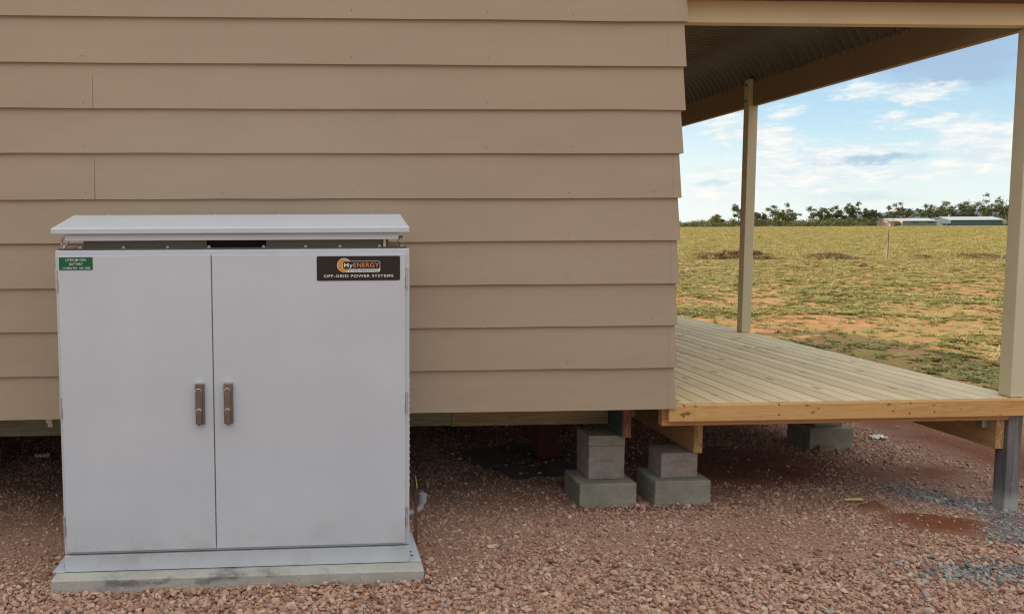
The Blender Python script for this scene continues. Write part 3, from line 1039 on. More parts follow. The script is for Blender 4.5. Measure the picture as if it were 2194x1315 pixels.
# ------------------------------------------------------------------ piers
def pier(x0, x1, y0, y1, zf, bx0, bx1, by0, by1, zb_, cap, label, bm_='block_concrete', shim=0):
    t = thing('concrete_pier', ((x0 + x1) / 2, (y0 + y1) / 2, -0.08), label, 'pier', 'concrete piers under the house and deck')
    MB().box(x0, x1, y0, y1, -0.08, zf).build('footing', MATS['footing_concrete'], t, .006)
    MB().box(bx0, bx1, by0, by1, zf + .001, zb_).build('block', MATS[bm_], t, .004)
    if cap:
        MB().box(bx0 - .002, bx1 + .001, by0 - .001, by1, zb_ + .0015, zb_ + cap).build('cap_block', MATS['footing_concrete'], t, .003)
    if shim:
        zt = zb_ + cap + .003
        MB().hexa([(bx0 + .002, by0 + .003, zt), (bx1 - .002, by0 + .003, zt), (bx0 + .002, by1, zt), (bx1 - .002, by1, zt),
                   (bx0 + .004, by0 + .006, zt + .002), (bx1 - .004, by0 + .006, zt + .002), (bx0 + .014, by1, zt + shim), (bx1 - .014, by1, zt + shim)]).build('mortar_wedge', MATS['pad_concrete'], t, .002)
    return t


pier(1.357, 1.660, 3.862, 4.11, 0.133, 1.427, 1.620, 3.93, 4.115, 0.313, 0.055, 'taller grey concrete pier with cap block under the corner of the brown wall')
pier(1.752, 2.050, 3.852, 4.09, 0.143, 1.804, 2.000, 3.90, 4.06, 0.277, 0, 'shorter grey concrete pier under the near left end of the deck')
pier(3.205, 3.500, 4.80, 5.045, 0.147, 3.27, 3.46, 4.85, 5.03, 0.235, 0, 'far grey concrete pier under the middle of the deck', 'footing_concrete')
pier(-2.30, -1.95, 4.35, 4.80, 0.14, -2.23, -2.0, 4.42, 4.75, 0.344, 0, 'dark concrete pier under the house beyond the left side of the white cabinet', 'footing_concrete')
t = thing('red_column', (1.457, 4.78, 0.0), 'dark red painted steel column standing under the house floor', 'column')
MB().box(1.392, 1.522, 4.72, 4.85, 0.012, 0.598).build('column_shaft', MATS['red_oxide'], t, .008)
MB().box(1.36, 1.555, 4.70, 4.88, 0.003, 0.011).build('base_plate', MATS['red_oxide'], t, .002)
mb = MB()
ppts = [(1.31 + (0.36 + .05 * math.sin(3.1 * a) + .035 * math.sin(7.3 * a + 1)) * math.cos(a), 4.72 + (0.36 + .04 * math.sin(4.3 * a + 2) + .03 * math.sin(9.1 * a)) * math.sin(a)) for a in [i * 6.2832 / 40 for i in range(40)]]
mb.prism(ppts, 'z', -0.03, 0.0)
padz = mb.build('concrete_pad', MATS['pad_concrete'], None, .01)
padz.location.z = 0.009
tag(padz, 'rough dark concrete pad poured around the foot of the red column', 'concrete pad')

# ------------------------------------------------------------------ deck
deck = thing('deck', (FX, 3.64, 0.0), 'new timber deck of pale treated boards with an orange pine edge board', 'deck')
XD = 3.578
ZD = 0.593
bw, gap = 0.0888, 0.0062
mb = MB()
xb0 = XD - bw
nb = 0
while xb0 > XW - 0.02 - 0.095:
    a, b_ = max(xb0, XW - .03), xb0 + bw
    if b_ - a > 0.01:
        yj = random.uniform(5.0, 12.0)
        r = 0.004
        prof = [(a, ZD - .021), (b_, ZD - .021), (b_, ZD - r), (b_ - .0012, ZD - .0012), (b_ - r, ZD), (a + r, ZD), (a + .0012, ZD - .0012), (a, ZD - r)]
        dz = random.uniform(-0.0008, 0.0008)
        prof = [(p[0], p[1] + dz) for p in prof]
        mb.prism(prof, 'y', 3.6765 + random.uniform(0, .002), yj - .0015)
        mb.prism(prof, 'y', yj + .0015, 15.0)
    xb0 -= bw + gap
    nb += 1
mb.build('decking', MATS['deck_pine'], deck)
MB().box(1.717, 4.6, 3.640, 3.675, 0.509, 0.5915).build('fascia_board', MATS['fascia_pine'], deck, .004)
MB().box(1.700, 3.492, 3.678, 3.722, 0.480, 0.571).build('rim_joist', MATS['rim_pine'], deck, .003)
for i, yy in enumerate([4.12, 4.57, 5.02, 5.47, 5.92, 6.37, 6.82, 7.27, 7.72]):
    MB().box(1.76, 3.56, yy, yy + .045, 0.480, 0.571).build('joist', MATS['rim_pine'], deck)
MB().box(3.535, 3.577, 3.77, 15.0, 0.480, 0.571).build('side_joist', MATS['rim_pine'], deck)


def bearer(x0, x1, y0, z0, z1, y1=15.0):
    o = MB().box(x0, x1, y0, y1, z0, z1).build('bearer', [MATS['bearer_pine'], MATS['end_grain']], deck, .004)
    for pl in o.data.polygons:
        if pl.normal.y < -0.9:
            pl.material_index = 1
    return o


bearer(1.967, 2.014, 3.88, 0.279, 0.478)
bearer(3.449, 3.4935, 3.70, 0.325, 0.478)
bearer(3.33, 3.375, 4.9, 0.236, 0.46, 5.3)
for (bx_, by_) in ((2.016, 3.89), (3.412, 3.745)):
    mb = MB()
    mb.box(bx_, bx_ + .030, by_, by_ + .003, 0.425, 0.478)
    mb.box(bx_, bx_ + .003, by_ + .003, by_ + .04, 0.425, 0.478)
    mb.disc((bx_ + .018, by_ - .002, .45), .005, .002)
    mb.build('joist_bracket', MATS['bracket_zinc'], deck)
t = thing('steel_stump', (3.532, 3.718, 0.0), 'square galvanised steel stump with concrete splashes holding up the deck corner', 'steel stump')
MB().box(3.494, 3.569, 3.678, 3.753, -0.05, 0.506).build('stump_tube', MATS['galvanised'], t, .006, 3)

# ------------------------------------------------------------------ verandah
ver = thing('verandah', (3.5, 3.7, ZD), 'cream painted verandah frame with curved corrugated roof above the deck', 'verandah')


def post(x, y, z0, z1, notch=None):
    mb = MB()
    mb.box(x, x + .078, y, y + .075, z0, z1)
    if notch:
        mb.box(x, x + .036, y, y + .075, z1 + .0001, notch)
    return mb.build('post', MATS['cream_paint'], ver, .005, 3)


post(3.494, 3.678, ZD + .0015, 2.424, None)
post(3.494, 6.153, ZD + .0015, 2.434, 2.645)
for yy in (8.62, 11.1, 14.85):
    post(3.494, yy, ZD + .0015, 2.434, 2.645)
for yp in (6.19,):
    for zz in (2.47, 2.60):
        MB().tube([(3.494, yp, zz), (3.482, yp, zz)], 0.009, 6).build('coach_bolt', MATS['dark_steel'], ver)
# front beam: a C-shaped steel beam, lip at the bottom
mb = MB()
mb.prism([(3.680, 2.428), (3.735, 2.428), (3.735, 2.60), (3.68, 2.60)], 'x', XW - .02, 5.2)
mb.build('front_beam', MATS['beam_cream'], ver, .003)
MB().box(3.531, 3.577, 3.737, 15.0, 2.431, 2.628).build('side_beam', MATS['beam_cream_shaded'], ver, .003)
mb = MB()
mb.box(XW + .012, 5.2, 3.600, 3.678, 2.531, 2.66)
mb.build('gutter', MATS['maroon_metal'], ver, .004)
MB().box(XW - .02, 3.53, YB - .06, YB, 2.43, 2.63).build('rear_beam', MATS['beam_cream_shaded'], ver, .003)
# bull-nosed corrugated sheets running out from the house
prof = [(1.70, 2.985), (2.2, 2.962), (2.6, 2.938), (2.9, 2.918), (3.052, 2.906), (3.143, 2.896), (3.215, 2.885), (3.284, 2.868), (3.348, 2.842), (3.405, 2.806), (3.452, 2.766),
        (3.49, 2.718), (3.525, 2.655), (3.548, 2.59), (3.565, 2.54)]
prof = [(a, z - .004) for a, z in prof]
pp = []
for i in range(len(prof) - 1):
    for s_ in range(2 if i else 1):
        f = s_ / 2
        pp.append((prof[i][0] * (1 - f) + prof[i + 1][0] * f, prof[i][1] * (1 - f) + prof[i + 1][1] * f))
pp.append(prof[-1])
nrm = []
for i in range(len(pp)):
    a, b_ = pp[max(i - 1, 0)], pp[min(i + 1, len(pp) - 1)]
    tx, tz = b_[0] - a[0], b_[1] - a[1]
    L_ = math.hypot(tx, tz)
    nrm.append((-tz / L_, tx / L_))
ys = np.arange(3.74, 15.3, 0.076 / 10)
vs, fs = [], []
nq = len(pp)
for j, yv in enumerate(ys):
    hgt = 0.0095 * math.cos(2 * math.pi * yv / 0.076)
    for (qx, qz), (nx_, nz_) in zip(pp, nrm):
        vs.append((qx + nx_ * hgt, yv, qz + nz_ * hgt))
for j in range(len(ys) - 1):
    for i in range(nq - 1):
        fs.append((j * nq + i, j * nq + i + 1, (j + 1) * nq + i + 1, (j + 1) * nq + i))
mb = MB()
mb.add(vs, fs, True)
mb.build('roof_sheeting', MATS['roof_sheet'], ver)

# ------------------------------------------------------------------ concrete slab under the cabinet
t = MB()
t.prism([(-1.072, 3.062), (0.436, 3.066), (0.437, 3.585), (-1.075, 3.58)], 'z', -0.02, 0.060)
slab = t.build('concrete_slab', MATS['slab_concrete'], None, .006)
tag(slab, 'thin grey concrete slab with dark stains carrying the white cabinet', 'concrete slab')

# ------------------------------------------------------------------ cabinet
YC = 3.135
cabr = thing('battery_cabinet', (-1.035, YC - .012, 0.061), 'large white double-door steel cabinet with battery signs standing on a concrete slab', 'cabinet', rz=0.010)
CP = MATS['cabinet_paint']
x0, x1 = -1.035, 0.384
yb_ = 3.50
mb = MB()
mb.box(x0, x1 + .002, YC - .004, yb_ - .01, 0.0625, 0.132)
mb.build('plinth', CP, cabr, .003)
for s in (-1, 1):
    mb = MB()
    xa, xb_ = (x0 - .047, x0 - .001) if s < 0 else (x1 + .003, x1 + .049)
    mb.box(xa, xb_, YC - .004, yb_, 0.0615, 0.066)
    for yy in (YC + .05, YC + .09):
        mb.cur = 1
        mb.disc(((xa + xb_) / 2 - s * .01, yy, 0.0655), 0.006, 0.0012, 'z', 10)
        mb.cur = 0
    mb.build('mounting_flange', [CP, MATS['black_void']], cabr)
# body shell with recessed front
mb = MB()
mb.box(x0, x1, YC, yb_, 0.135, 1.377)
mb.build('body', CP, cabr, .006, 3)
# doors
def door(xa, xb_, hx, hinges, sgn):
    d = MB().box(xa, xb_, YC - .016, YC - .001, 0.150, 1.357).build('door', CP, cabr, .003, 3)
    # handle: housing, swing lever and lock cover
    hz0, hz1 = 0.667, 0.838
    hw = 0.0185
    yh = YC - .016
    h = MB().box(hx - hw, hx + hw, yh - .017, yh - .0005, hz0 + .006, hz1).build('handle', MATS['handle_metal'], d, .003, 2)
    pts = []
    for i in range(9):
        a = math.pi * i / 8
        pts.append((hx - .003 + 0.0125 * math.cos(a), hz1 - .031 + 0.0125 * math.sin(a)))
    pts += [(hx - .0145, hz0 + .012), (hx - .003, hz0 + .001), (hx + .0085, hz0 + .012)]
    mb = MB()
    mb.prism(pts, 'y', yh - .026, yh - .0165)
    mb.build('lever', MATS['handle_metal'], h, .0025, 2)
    mb = MB()
    arc = [(hx - .003 + 0.0115 * math.cos(math.pi * i / 8), yh - .027, hz1 - .0295 + 0.0115 * math.sin(math.pi * i / 8)) for i in range(9)]
    mb.tube(arc, 0.0016, 6)
    mb.build('lever_rim', MATS['handle_edge'], h)
    mb = MB()
    arc = [(hx - .003 + 0.010 * math.cos(math.pi * i / 8), yh - .0275, hz0 + .062 + 0.009 * math.sin(math.pi * i / 8)) for i in range(9)]
    mb.tube(arc, 0.0016, 6)
    mb.build('lock_rim', MATS['handle_edge'], h)
    MB().box(hx - hw + .002, hx + hw - .004, yh - .0165, yh - .002, hz1 + .0002, hz1 + .003).build('handle_cap', MATS['handle_edge'], h)
    pts = []
    for i in range(9):
        a = math.pi * i / 8
        pts.append((hx - .003 + 0.0095 * math.cos(a), hz0 + .060 + 0.0095 * math.sin(a)))
    pts += [(hx - .0125, hz0 + .014), (hx - .003, hz0 + .005), (hx + .0065, hz0 + .014)]
    MB().prism(pts, 'y', yh - .031, yh - .0262).build('lock_cover', MATS['handle_metal'], h, .002, 2)
    for hz in hinges:
        mb = MB()
        hxa = xa - .0125 if sgn < 0 else xb_ + .0005
        mb.box(hxa, hxa + .012, YC - .013, YC + .002, hz, hz + .040)
        mb.box(hxa + .003 if sgn < 0 else hxa, hxa + .012 if sgn < 0 else hxa + .009, YC - .019, YC + .002, hz - .042, hz - .001)
        mb.build('hinge', MATS['steel'], d, .001)
    return d


dl = door(-1.021, -0.4195, -0.471, (1.262, 0.748, 0.262), -1)
dr = door(-0.4155, 0.3645, -0.357, (1.262, 0.748, 0.262), 1)
# top: dark strip added as a shadow line, bolts, riser, skirt and sloped rain hood
mb = MB()
mb.box(x0 + .01, x1 - .01, YC + .014, yb_ - .01, 1.378, 1.384)
mb.build('top_shadow_strip', MATS['dark_steel'], cabr)
mb = MB()
mb.box(-0.93, -0.44, YC + .03, YC + .036, 1.3845, 1.43)
mb.box(-0.20, 0.30, YC + .03, YC + .036, 1.3845, 1.43)
mb.box(-0.93, -0.924, YC + .037, yb_ - .02, 1.3845, 1.43)
mb.box(0.294, 0.30, YC + .037, yb_ - .02, 1.3845, 1.43)
mb.box(-0.923, 0.293, yb_ - .03, yb_ - .024, 1.3845, 1.43)
mb.build('vent_riser', MATS['riser_shaded'], cabr)
MB().box(-0.445, -0.195, YC + .04, YC + .25, 1.3846, 1.428).build('fan_opening', MATS['black_void'], cabr)
mb = MB()
mb.box(-0.993, 0.338, YC - .006, yb_ - .01, 1.414, 1.4400)
mb.build('hood_skirt', CP, cabr, .002)
mb = MB()
hx0, hx1 = -1.042, 0.381
yf, yr, ybk = YC - .022, YC + .285, yb_ + .03
poly = [(yf, 1.4405), (yf, 1.4645), (yr, 1.522), (ybk, 1.472), (ybk, 1.4405)]
mb.prism(poly, 'x', hx0, hx1)
mb.build('rain_hood', CP, cabr, .0045, 3)
for bx in (-0.896, -0.433, -0.156, 0.255):
    MB().tube([(bx, yr + .012, 1.517), (bx, yr + .012, 1.526)], [0.005, 0.004], 8).build('hood_screw', MATS['steel'], cabr)
for bx in (-0.94, -0.77, -0.595, -0.43, -0.21, -0.04, 0.10, 0.262):
    mb = MB()
    mb.tube([(bx, YC + .022, 1.384), (bx, YC + .022, 1.389)], 0.0085, 8)
    mb.tube([(bx, YC + .022, 1.389), (bx, YC + .022, 1.393)], [0.007, 0.005], 8)
    mb.build('bolt', MATS['steel'], cabr)
MB().tube([(0.283, YC + .02, 1.384), (0.283, YC + .02, 1.414)], 0.007, 10).build('stud', MATS['steel'], cabr)
for bx, ax_ in ((-1.004, (0.35, 1, 0)), (0.352, (1, 0.55, 0))):
    mb = MB()
    mb.torus((bx, YC + .03, 1.410), 0.0155, 0.0048, ax_)
    mb.tube([(bx, YC + .03, 1.378), (bx, YC + .03, 1.382), (bx, YC + .03, 1.3825), (bx, YC + .03, 1.394)], [0.014, 0.013, 0.008, 0.006], 14)
    mb.build('lifting_eye', MATS['steel'], cabr)
# louvre on the right side
mb = MB()
mb.box(x1 + .001, x1 + .0075, YC + .06, yb_ - .05, 0.345, 0.865)
for i in range(17):
    zz = 0.365 + i * 0.0282
    mb.add([(x1 + .0076, YC + .07, zz), (x1 + .0076, yb_ - .06, zz), (x1 + .0125, yb_ - .06, zz), (x1 + .0125, YC + .07, zz),
            (x1 + .0076, YC + .07, zz + .018), (x1 + .0076, yb_ - .06, zz + .018)], [(0, 1, 2, 3), (3, 2, 5, 4), (0, 3, 4), (1, 5, 2)])
mb.build('side_louvre', CP, cabr)


def lettering(parent, items, y, name='lettering', mat=None, bold=0.0):
    """items: (string, x_left, x_right, z_base, cap_height)"""
    vs, fs = [], []
    for (txt, xl, xr, zb0, ch) in items:
        cu = bpy.data.curves.new('text', 'FONT')
        cu.body = txt
        cu.size = 1.0
        cu.extrude = 0.0
        cu.offset = bold
        cu.space_character = 1.1
        to = bpy.data.objects.new('text', cu)
        C.objects.link(to)
        dg = bpy.context.evaluated_depsgraph_get()
        tm = bpy.data.meshes.new_from_object(to.evaluated_get(dg))
        C.objects.unlink(to)
        bpy.data.objects.remove(to)
        cc = np.array([v.co[:] for v in tm.vertices])
        mn, mxx = cc.min(0), cc.max(0)
        kx = (xr - xl) / (mxx[0] - mn[0])
        kz = ch / 0.73
        o = len(vs)
        vs += [(xl + (c[0] - mn[0]) * kx, y, zb0 + c[1] * kz) for c in cc]
        fs += [[i + o for i in p.vertices] for p in tm.polygons]
        bpy.data.meshes.remove(tm)
    mb = MB()
    mb.add(vs, fs)
    o = mb.build(name, mat, parent)
    return o


def rrect(xa, xb_, za, zb0, r, n_=6, corners=(1, 1, 1, 1)):
    pts = []
    for (cx, cz, a0, on) in ((xb_ - r, zb0 - r, 0, corners[0]), (xa + r, zb0 - r, 90, corners[1]), (xa + r, za + r, 180, corners[2]), (xb_ - r, za + r, 270, corners[3])):
        if on:
            for i in range(n_ + 1):
                a = math.radians(a0 + 90 * i / n_)
                pts.append((cx + r * math.cos(a), cz + r * math.sin(a)))
        else:
            pts.append((cx + (r if a0 in (0, 270) else -r), cz + (r if a0 in (0, 90) else -r)))
    return pts


yd = YC - .0162
# signs sit on the face of the doors; pixel sizes of the photograph turned into metres
mb = MB()
mb.prism(rrect(-1.0140, -0.8835, 1.2995, 1.350, 0.002), 'y', yd - .0012, yd)
gs = mb.build('sign_plate', MATS['sign_green'], cabr)
gs['label'] = 'green sign plate with white lettering about the battery'
lettering(gs, [('LITHIUM ION', -0.9880, -0.9105, 1.3352, 0.0095), ('BATTERY', -0.9745, -0.9215, 1.3187, 0.0095), ('CHEMISTRY  UN 3480', -1.0005, -0.8935, 1.3038, 0.0080)], yd - .0016, mat=MATS['sign_white'], bold=0.008)
mb = MB()
bx0, bx1, bz0, bz1 = 0.0045, 0.3425, 1.2485, 1.3475
mb.prism(rrect(bx0, bx1, bz0, bz1, 0.006), 'y', yd - .0016, yd)
bsn = mb.build('sign_plate', MATS['sign_black'], cabr)
bsn['label'] = 'black sign plate with orange disc emblem and white lettering'
bw_, bh_ = bx1 - bx0, bz1 - bz0
SX = lambda px: bx0 + (px - 931) / 901 * bw_
SZ = lambda py: bz1 - (py - 594) / 266 * bh_
# emblem: orange disc with white rim, rounded bar with white lower band
mb = MB()
cx_, cz_ = SX(1226), SZ(692)
Rr = 76 / 901 * bw_
def circ(R):
    return [(cx_ + R * math.cos(2 * math.pi * i / 40), cz_ + R * math.sin(2 * math.pi * i / 40)) for i in range(40)]
mb.cur = 0
mb.prism(circ(Rr), 'y', yd - .0020, yd - .0017)
mb.prism(rrect(SX(1208), SX(1616), SZ(768), SZ(647), 0.0085), 'y', yd - .0024, yd - .0021)
mb.cur = 1
mb.prism(circ(Rr * 0.93), 'y', yd - .00235, yd - .00205)
mb.cur = 0
lowp = [(SX(1215), SZ(768)), (SX(1290), SZ(738))]
mb.cur = 2
mb.prism(rrect(SX(1213), SX(1611), SZ(733), SZ(651), 0.006), 'y', yd - .0029, yd - .0025)
mb.cur = 1
# the orange disc reaches below the bar
seg = [(cx_ + Rr * .93 * math.cos(a), cz_ + Rr * .93 * math.sin(a)) for a in [math.radians(200 + i * 4.2) for i in range(24)]]
seg = [q_ for q_ in seg if q_[1] < SZ(734)]
mb.prism(seg + [(SX(1285), SZ(734.5))], 'y', yd - .0029, yd - .0025)
mb.build('emblem', [MATS['sign_white'], MATS['sign_orange'], MATS['sign_black']], bsn)
lettering(bsn, [('My', SX(1224), SX(1318), SZ(714), 46 / 266 * bh_)], yd - .0033, mat=MATS['sign_white'], bold=0.012)
lettering(bsn, [('OFF-GRID POWER SYSTEMS', SX(1006), SX(1757), SZ(823), 29 / 266 * bh_)], yd - .0033, mat=MATS['sign_white'], bold=0.012)
lettering(bsn, [('ENERGY', SX(1326), SX(1603), SZ(714), 50 / 266 * bh_)], yd - .0033, mat=MATS['sign_copper'], bold=0.012)
lettering(bsn, [('ENGINEERING', SX(1284), SX(1592), SZ(757), 18 / 266 * bh_)], yd - .0033, mat=MATS['sign_dark_text'], bold=0.0)

# ------------------------------------------------------------------ conduit and earth stake beside the cabinet
t = thing('conduit', (0.43, 3.52, 0.0), 'white plastic conduit elbow coming out of the cabinet side into the gravel', 'conduit')
pts = [(0.395, 3.45, 0.165), (0.42, 3.46, 0.155), (0.445, 3.47, 0.155), (0.475, 3.48, 0.17), (0.485, 3.485, 0.20)]
MB().tube(pts, 0.014, 12).build('elbow', MATS['pvc_grey'], t)
MB().tube([(0.485, 3.485, 0.195), (0.487, 3.487, 0.235)], 0.018, 14).build('coupling', MATS['pvc_grey'], t)
t = thing('earth_stake', (0.45, 3.46, 0.0), 'rusty earth stake with yellow wire tip beside the white cabinet', 'stake')
MB().box(0.444, 0.458, 3.452, 3.460, -0.05, 0.235).build('stake_bar', MATS['rust'], t, .001)
MB().tube([(0.451, 3.450, 0.20), (0.450, 3.447, 0.245), (0.455, 3.446, 0.275)], 0.0075, 8).build('clamp', MATS['dark_steel'], t)
MB().tube([(0.455, 3.446, 0.27), (0.452, 3.444, 0.30), (0.446, 3.444, 0.335)], [0.003, 0.0025, 0.0015], 6).build('wire', MATS['wire_yellow'], t)
MB().tube([(0.47, 3.447, 0.265), (0.49, 3.442, 0.25), (0.515, 3.44, 0.232)], 0.0012, 6).build('wire', MATS['pvc_grey'], t)


# ------------------------------------------------------------------ small loose things on the gravel
def lump(name, c, s, mat, label, cat, seed, group=None, sub=2, amp=.25):
    bm = bmesh.new()
    bmesh.ops.create_icosphere(bm, subdivisions=sub, radius=1)
    rs = np.random.default_rng(seed)
    for _ in range(7):
        nrm = Vector(rs.normal(size=3)).normalized()
        dd = rs.uniform(0.5, 0.85)
        for v in bm.verts:
            tt = v.co.dot(nrm) - dd
            if tt > 0:
                v.co -= nrm * tt
    for v in bm.verts:
        v.co *= 1 + rs.uniform(-amp, amp) * 0.4
        v.co = Vector((v.co.x * s[0], v.co.y * s[1], v.co.z * s[2]))
    me = bpy.data.meshes.new(name)
    bm.to_mesh(me)
    bm.free()
    me.materials.append(mat)
    o = bpy.data.objects.new(name, me)
    C.objects.link(o)
    o.location = c
    return tag(o, label, cat, group)


material('orange_stone', (0.46, 0.20, 0.09), 0.85)
material('red_clod', (0.24, 0.10, 0.05), 0.95)
lump('stone', (2.10, 3.80, 0.012), (.034, .018, .012), MATS['orange_stone'], 'large orange stone lying beside the shorter concrete pier', 'stone', 3)


def crumple(name, c, sx, sy, sz, mat, label, seed):
    rs = np.random.default_rng(seed)
    nn = 9
    vs = [(sx * (i / (nn - 1) - .5) + rs.normal(0, sx * .03), sy * (j / (nn - 1) - .5) * (0.6 + .6 * abs(math.sin(i * 1.3))) + rs.normal(0, sy * .05), sz * rs.uniform(0, 1)) for j in range(nn) for i in range(nn)]
    fs = [(j * nn + i, j * nn + i + 1, (j + 1) * nn + i + 1, (j + 1) * nn + i) for j in range(nn - 1) for i in range(nn - 1)]
    mb = MB()
    mb.add(vs, fs)
    o = mb.build(name, mat)
    o.location = c
    sd_ = o.modifiers.new('thick', 'SOLIDIFY')
    sd_.thickness = .001
    return tag(o, label, 'scrap')


crumple('plastic_scrap', (3.84, 5.03, 0.012), 0.10, 0.06, 0.022, MATS['plastic_white'], 'crumpled white plastic scrap on the gravel behind the deck piers', 5)
crumple('plastic_scrap', (-1.76, 4.97, 0.012), 0.09, 0.05, 0.018, MATS['plastic_white'], 'pale plastic scrap in the dark under the house left of the cabinet', 6)
mb = MB()
mb.hexa([(2.775, 3.850, .016), (2.775, 3.858, .016), (2.775, 3.851, .020), (2.775, 3.857, .020), (2.868, 3.838, .016), (2.868, 3.862, .016), (2.868, 3.839, .024), (2.868, 3.861, .024)])
mb.v = [(a, b_, c + .006) for a, b_, c in mb.v]
sp = mb.build('wood_splinter', MATS['splinter'])
tag(sp, 'pale yellow wood splinter lying on the gravel before the red spoil', 'wood splinter')
mb = MB().box(3.25, 3.35, 4.765, 4.793, 0.0, 0.045)
of = mb.build('timber_offcut', MATS['brown_timber'], None, .003)
tag(of, 'small brown timber offcut leaning on the far pier footing', 'offcut')
mb = MB()
mb.tube([(2.14, 3.83, .018), (2.19, 3.85, .02), (2.24, 3.835, .016), (2.30, 3.83, .018)], 0.003, 6)
tw = mb.build('black_twig', MATS['dark_steel'])
tag(tw, 'thin black twig lying on the gravel to the right of the piers', 'twig')

# clods and marker post in the paddock
for i, (cx, cy, s) in enumerate([(17.8, 26.7, .11), (17.5, 26.2, .07), (19.0, 28.4, .12), (19.9, 27.2, .15)]):
    lump('earth_clod', (cx, cy, float(gz(cx, cy)) + s * .3), (s * 1.4, s, s * .8), MATS['red_clod'],
         ['red earth clod lying left of the marker post in the weeds', 'small red earth clod touching the left clod', 'middle red earth clod before the dry bank', 'largest dark red clod nearest the marker post'][i], 'clod', 20 + i,
         'red earth clods', 2)
px_, py_ = 24.55, 32.1
gzp = float(gz(px_, py_))
t = thing('marker_post', (px_, py_, gzp), 'thin steel picket with pale sleeve standing at the edge of the paddock', 'post')
MB().tube([(px_, py_, gzp - .1), (px_ + .03, py_, gzp + .74)], 0.035, 8).build('sleeve', MATS['sleeve_grey'], t)
MB().tube([(px_ + .03, py_, gzp + .74), (px_ + .04, py_, gzp + 1.32)], 0.016, 6).build('picket', MATS['dark_steel'], t)


# ------------------------------------------------------------------ far buildings
def at_px(px, D):
    """world x for an image column at depth y = D"""
    return (px - 693.5) / 1659.07 * 1.0 * D * (1 + 0.0) + 0.0


def m_flat(name, c, r=.6):
    def fn(k, b):
        o = k.obj()
        rib = k.math('SINE', k.math('MULTIPLY', k.sep(o)[0], 24.0))
        return {'Base Color': k.mix(k.math('MULTIPLY', k.ramp(rib, -0.2, 0.4), 0.25), c, tuple(q * .6 for q in c))}
    return material(name, c, r, fn=fn)


m_flat('shed_pink', (0.42, 0.33, 0.28))
m_flat('shed_grey', (0.17, 0.21, 0.19))
m_flat('shed_teal', (0.055, 0.12, 0.14))
m_flat('roof_white', (0.44, 0.45, 0.46))
m_flat('roof_teal', (0.16, 0.24, 0.24))
m_flat('roof_brown', (0.22, 0.13, 0.09))
DS = 285.0
KX = DS / 1659.07


def gx(px, D=DS):
    # true column -> x, from the camera axes
    c, s = 0.99866274, 0.05100404
    t = (px - CX) / F_PX
    return D * (t * 0.99601396 + 0.05100404 + 0.0) / (0.99601396 - t * 0.05148473 * -1 * -1) if False else D * ((t * r_.x + f_.x) / (t * r_.y + f_.y))


def shed(px0, px1, D, wall_h, roof_h, depth, wm_, rm, label, end=None, base=None):
    xa, xb_ = gx(px0, D), gx(px1, D)
    zg = float(gz((xa + xb_) / 2, D)) - .1 if base is None else base
    t = thing('shed', ((xa + xb_) / 2, D, zg), label, 'shed', 'farm sheds at the far edge of the paddock')
    o = MB().box(xa, xb_, D, D + depth, zg, zg + wall_h).build('wall', [MATS[wm_], MATS[end or wm_]], t)
    for pl in o.data.polygons:
        if pl.normal.x < -0.9:
            pl.material_index = 1
    mb = MB()
    z0_, z1_ = zg + wall_h + .002, zg + wall_h + roof_h
    mb.prism([(D - .4, z0_ - .25), (D - .4, z0_ - .10), (D + depth / 2, z1_), (D + depth + .4, z0_ - .10), (D + depth + .4, z0_ - .25), (D + depth / 2, z1_ - .15)], 'x', xa - .3, xb_ + .3)
    mb.build('roof', MATS[rm], t)
    mb = MB()
    mb.prism([(D + .02, zg + wall_h), (D + depth / 2, z1_ - .16), (D + depth - .02, zg + wall_h)], 'x', xa + .01, xb_ - .01)
    mb.build('gable', MATS[end or wm_], t)
    return t, xa, xb_, zg


sh, xa, xb_, zg = shed(1928, 1999, DS, 2.4, 0.95, 9, 'shed_grey', 'roof_white', 'grey green farm shed with pale roof and two dark window strips', 'shed_pink')
for a, b_ in ((1950, 1961), (1982, 1992)):
    MB().box(gx(a), gx(b_), DS - .06, DS - .01, zg + 1.55, zg + 1.85).build('window', MATS['black_void'], sh)
shed(1901, 1927, DS + 3, 2.4, 1.0, 7, 'shed_pink', 'roof_white', 'low pinkish shed joined to the left end of the grey green shed', 'shed_pink')
sh, xa, xb_, zg = shed(2030, 2142, DS, 2.7, 1.15, 10, 'shed_teal', 'roof_white', 'long dark blue green farm shed with a white roof')
shed(1968, 2026, DS + 22, 2.9, 1.6, 10, 'shed_teal', 'roof_teal', 'teal roofed shed standing behind the gap between the two long sheds')
shed(2072, 2098, DS + 40, 3.6, 1.2, 8, 'shed_teal', 'roof_white', 'small white roofed building behind the dark blue green shed')
shed(2104, 2132, DS + 46, 3.8, 1.5, 8, 'shed_pink', 'roof_brown', 'brown roofed building rising behind the right end of the dark shed')
t = thing('open_carport', (gx(2014), DS, zg), 'open carport with pale posts between the two long sheds', 'carport')
MB().box(gx(2001), gx(2023), DS + .2, DS + 6, zg + 2.0, zg + 2.15).build('carport_roof', MATS['roof_white'], t)
for a in (2002, 2012, 2022):
    MB().box(gx(a) - .08, gx(a) + .08, DS + .3, DS + .46, zg, zg + 1.998).build('carport_post', MATS['roof_white'], t)
t = thing('farm_trailer', (gx(2150), DS - 4, zg), 'dark farm trailer parked at the right end of the dark shed', 'trailer')
MB().box(gx(2145, DS - 4), gx(2159, DS - 4), DS - 5, DS - 3, zg + .7, zg + 2.3).build('trailer_body', MATS['dark_steel'], t, .05)
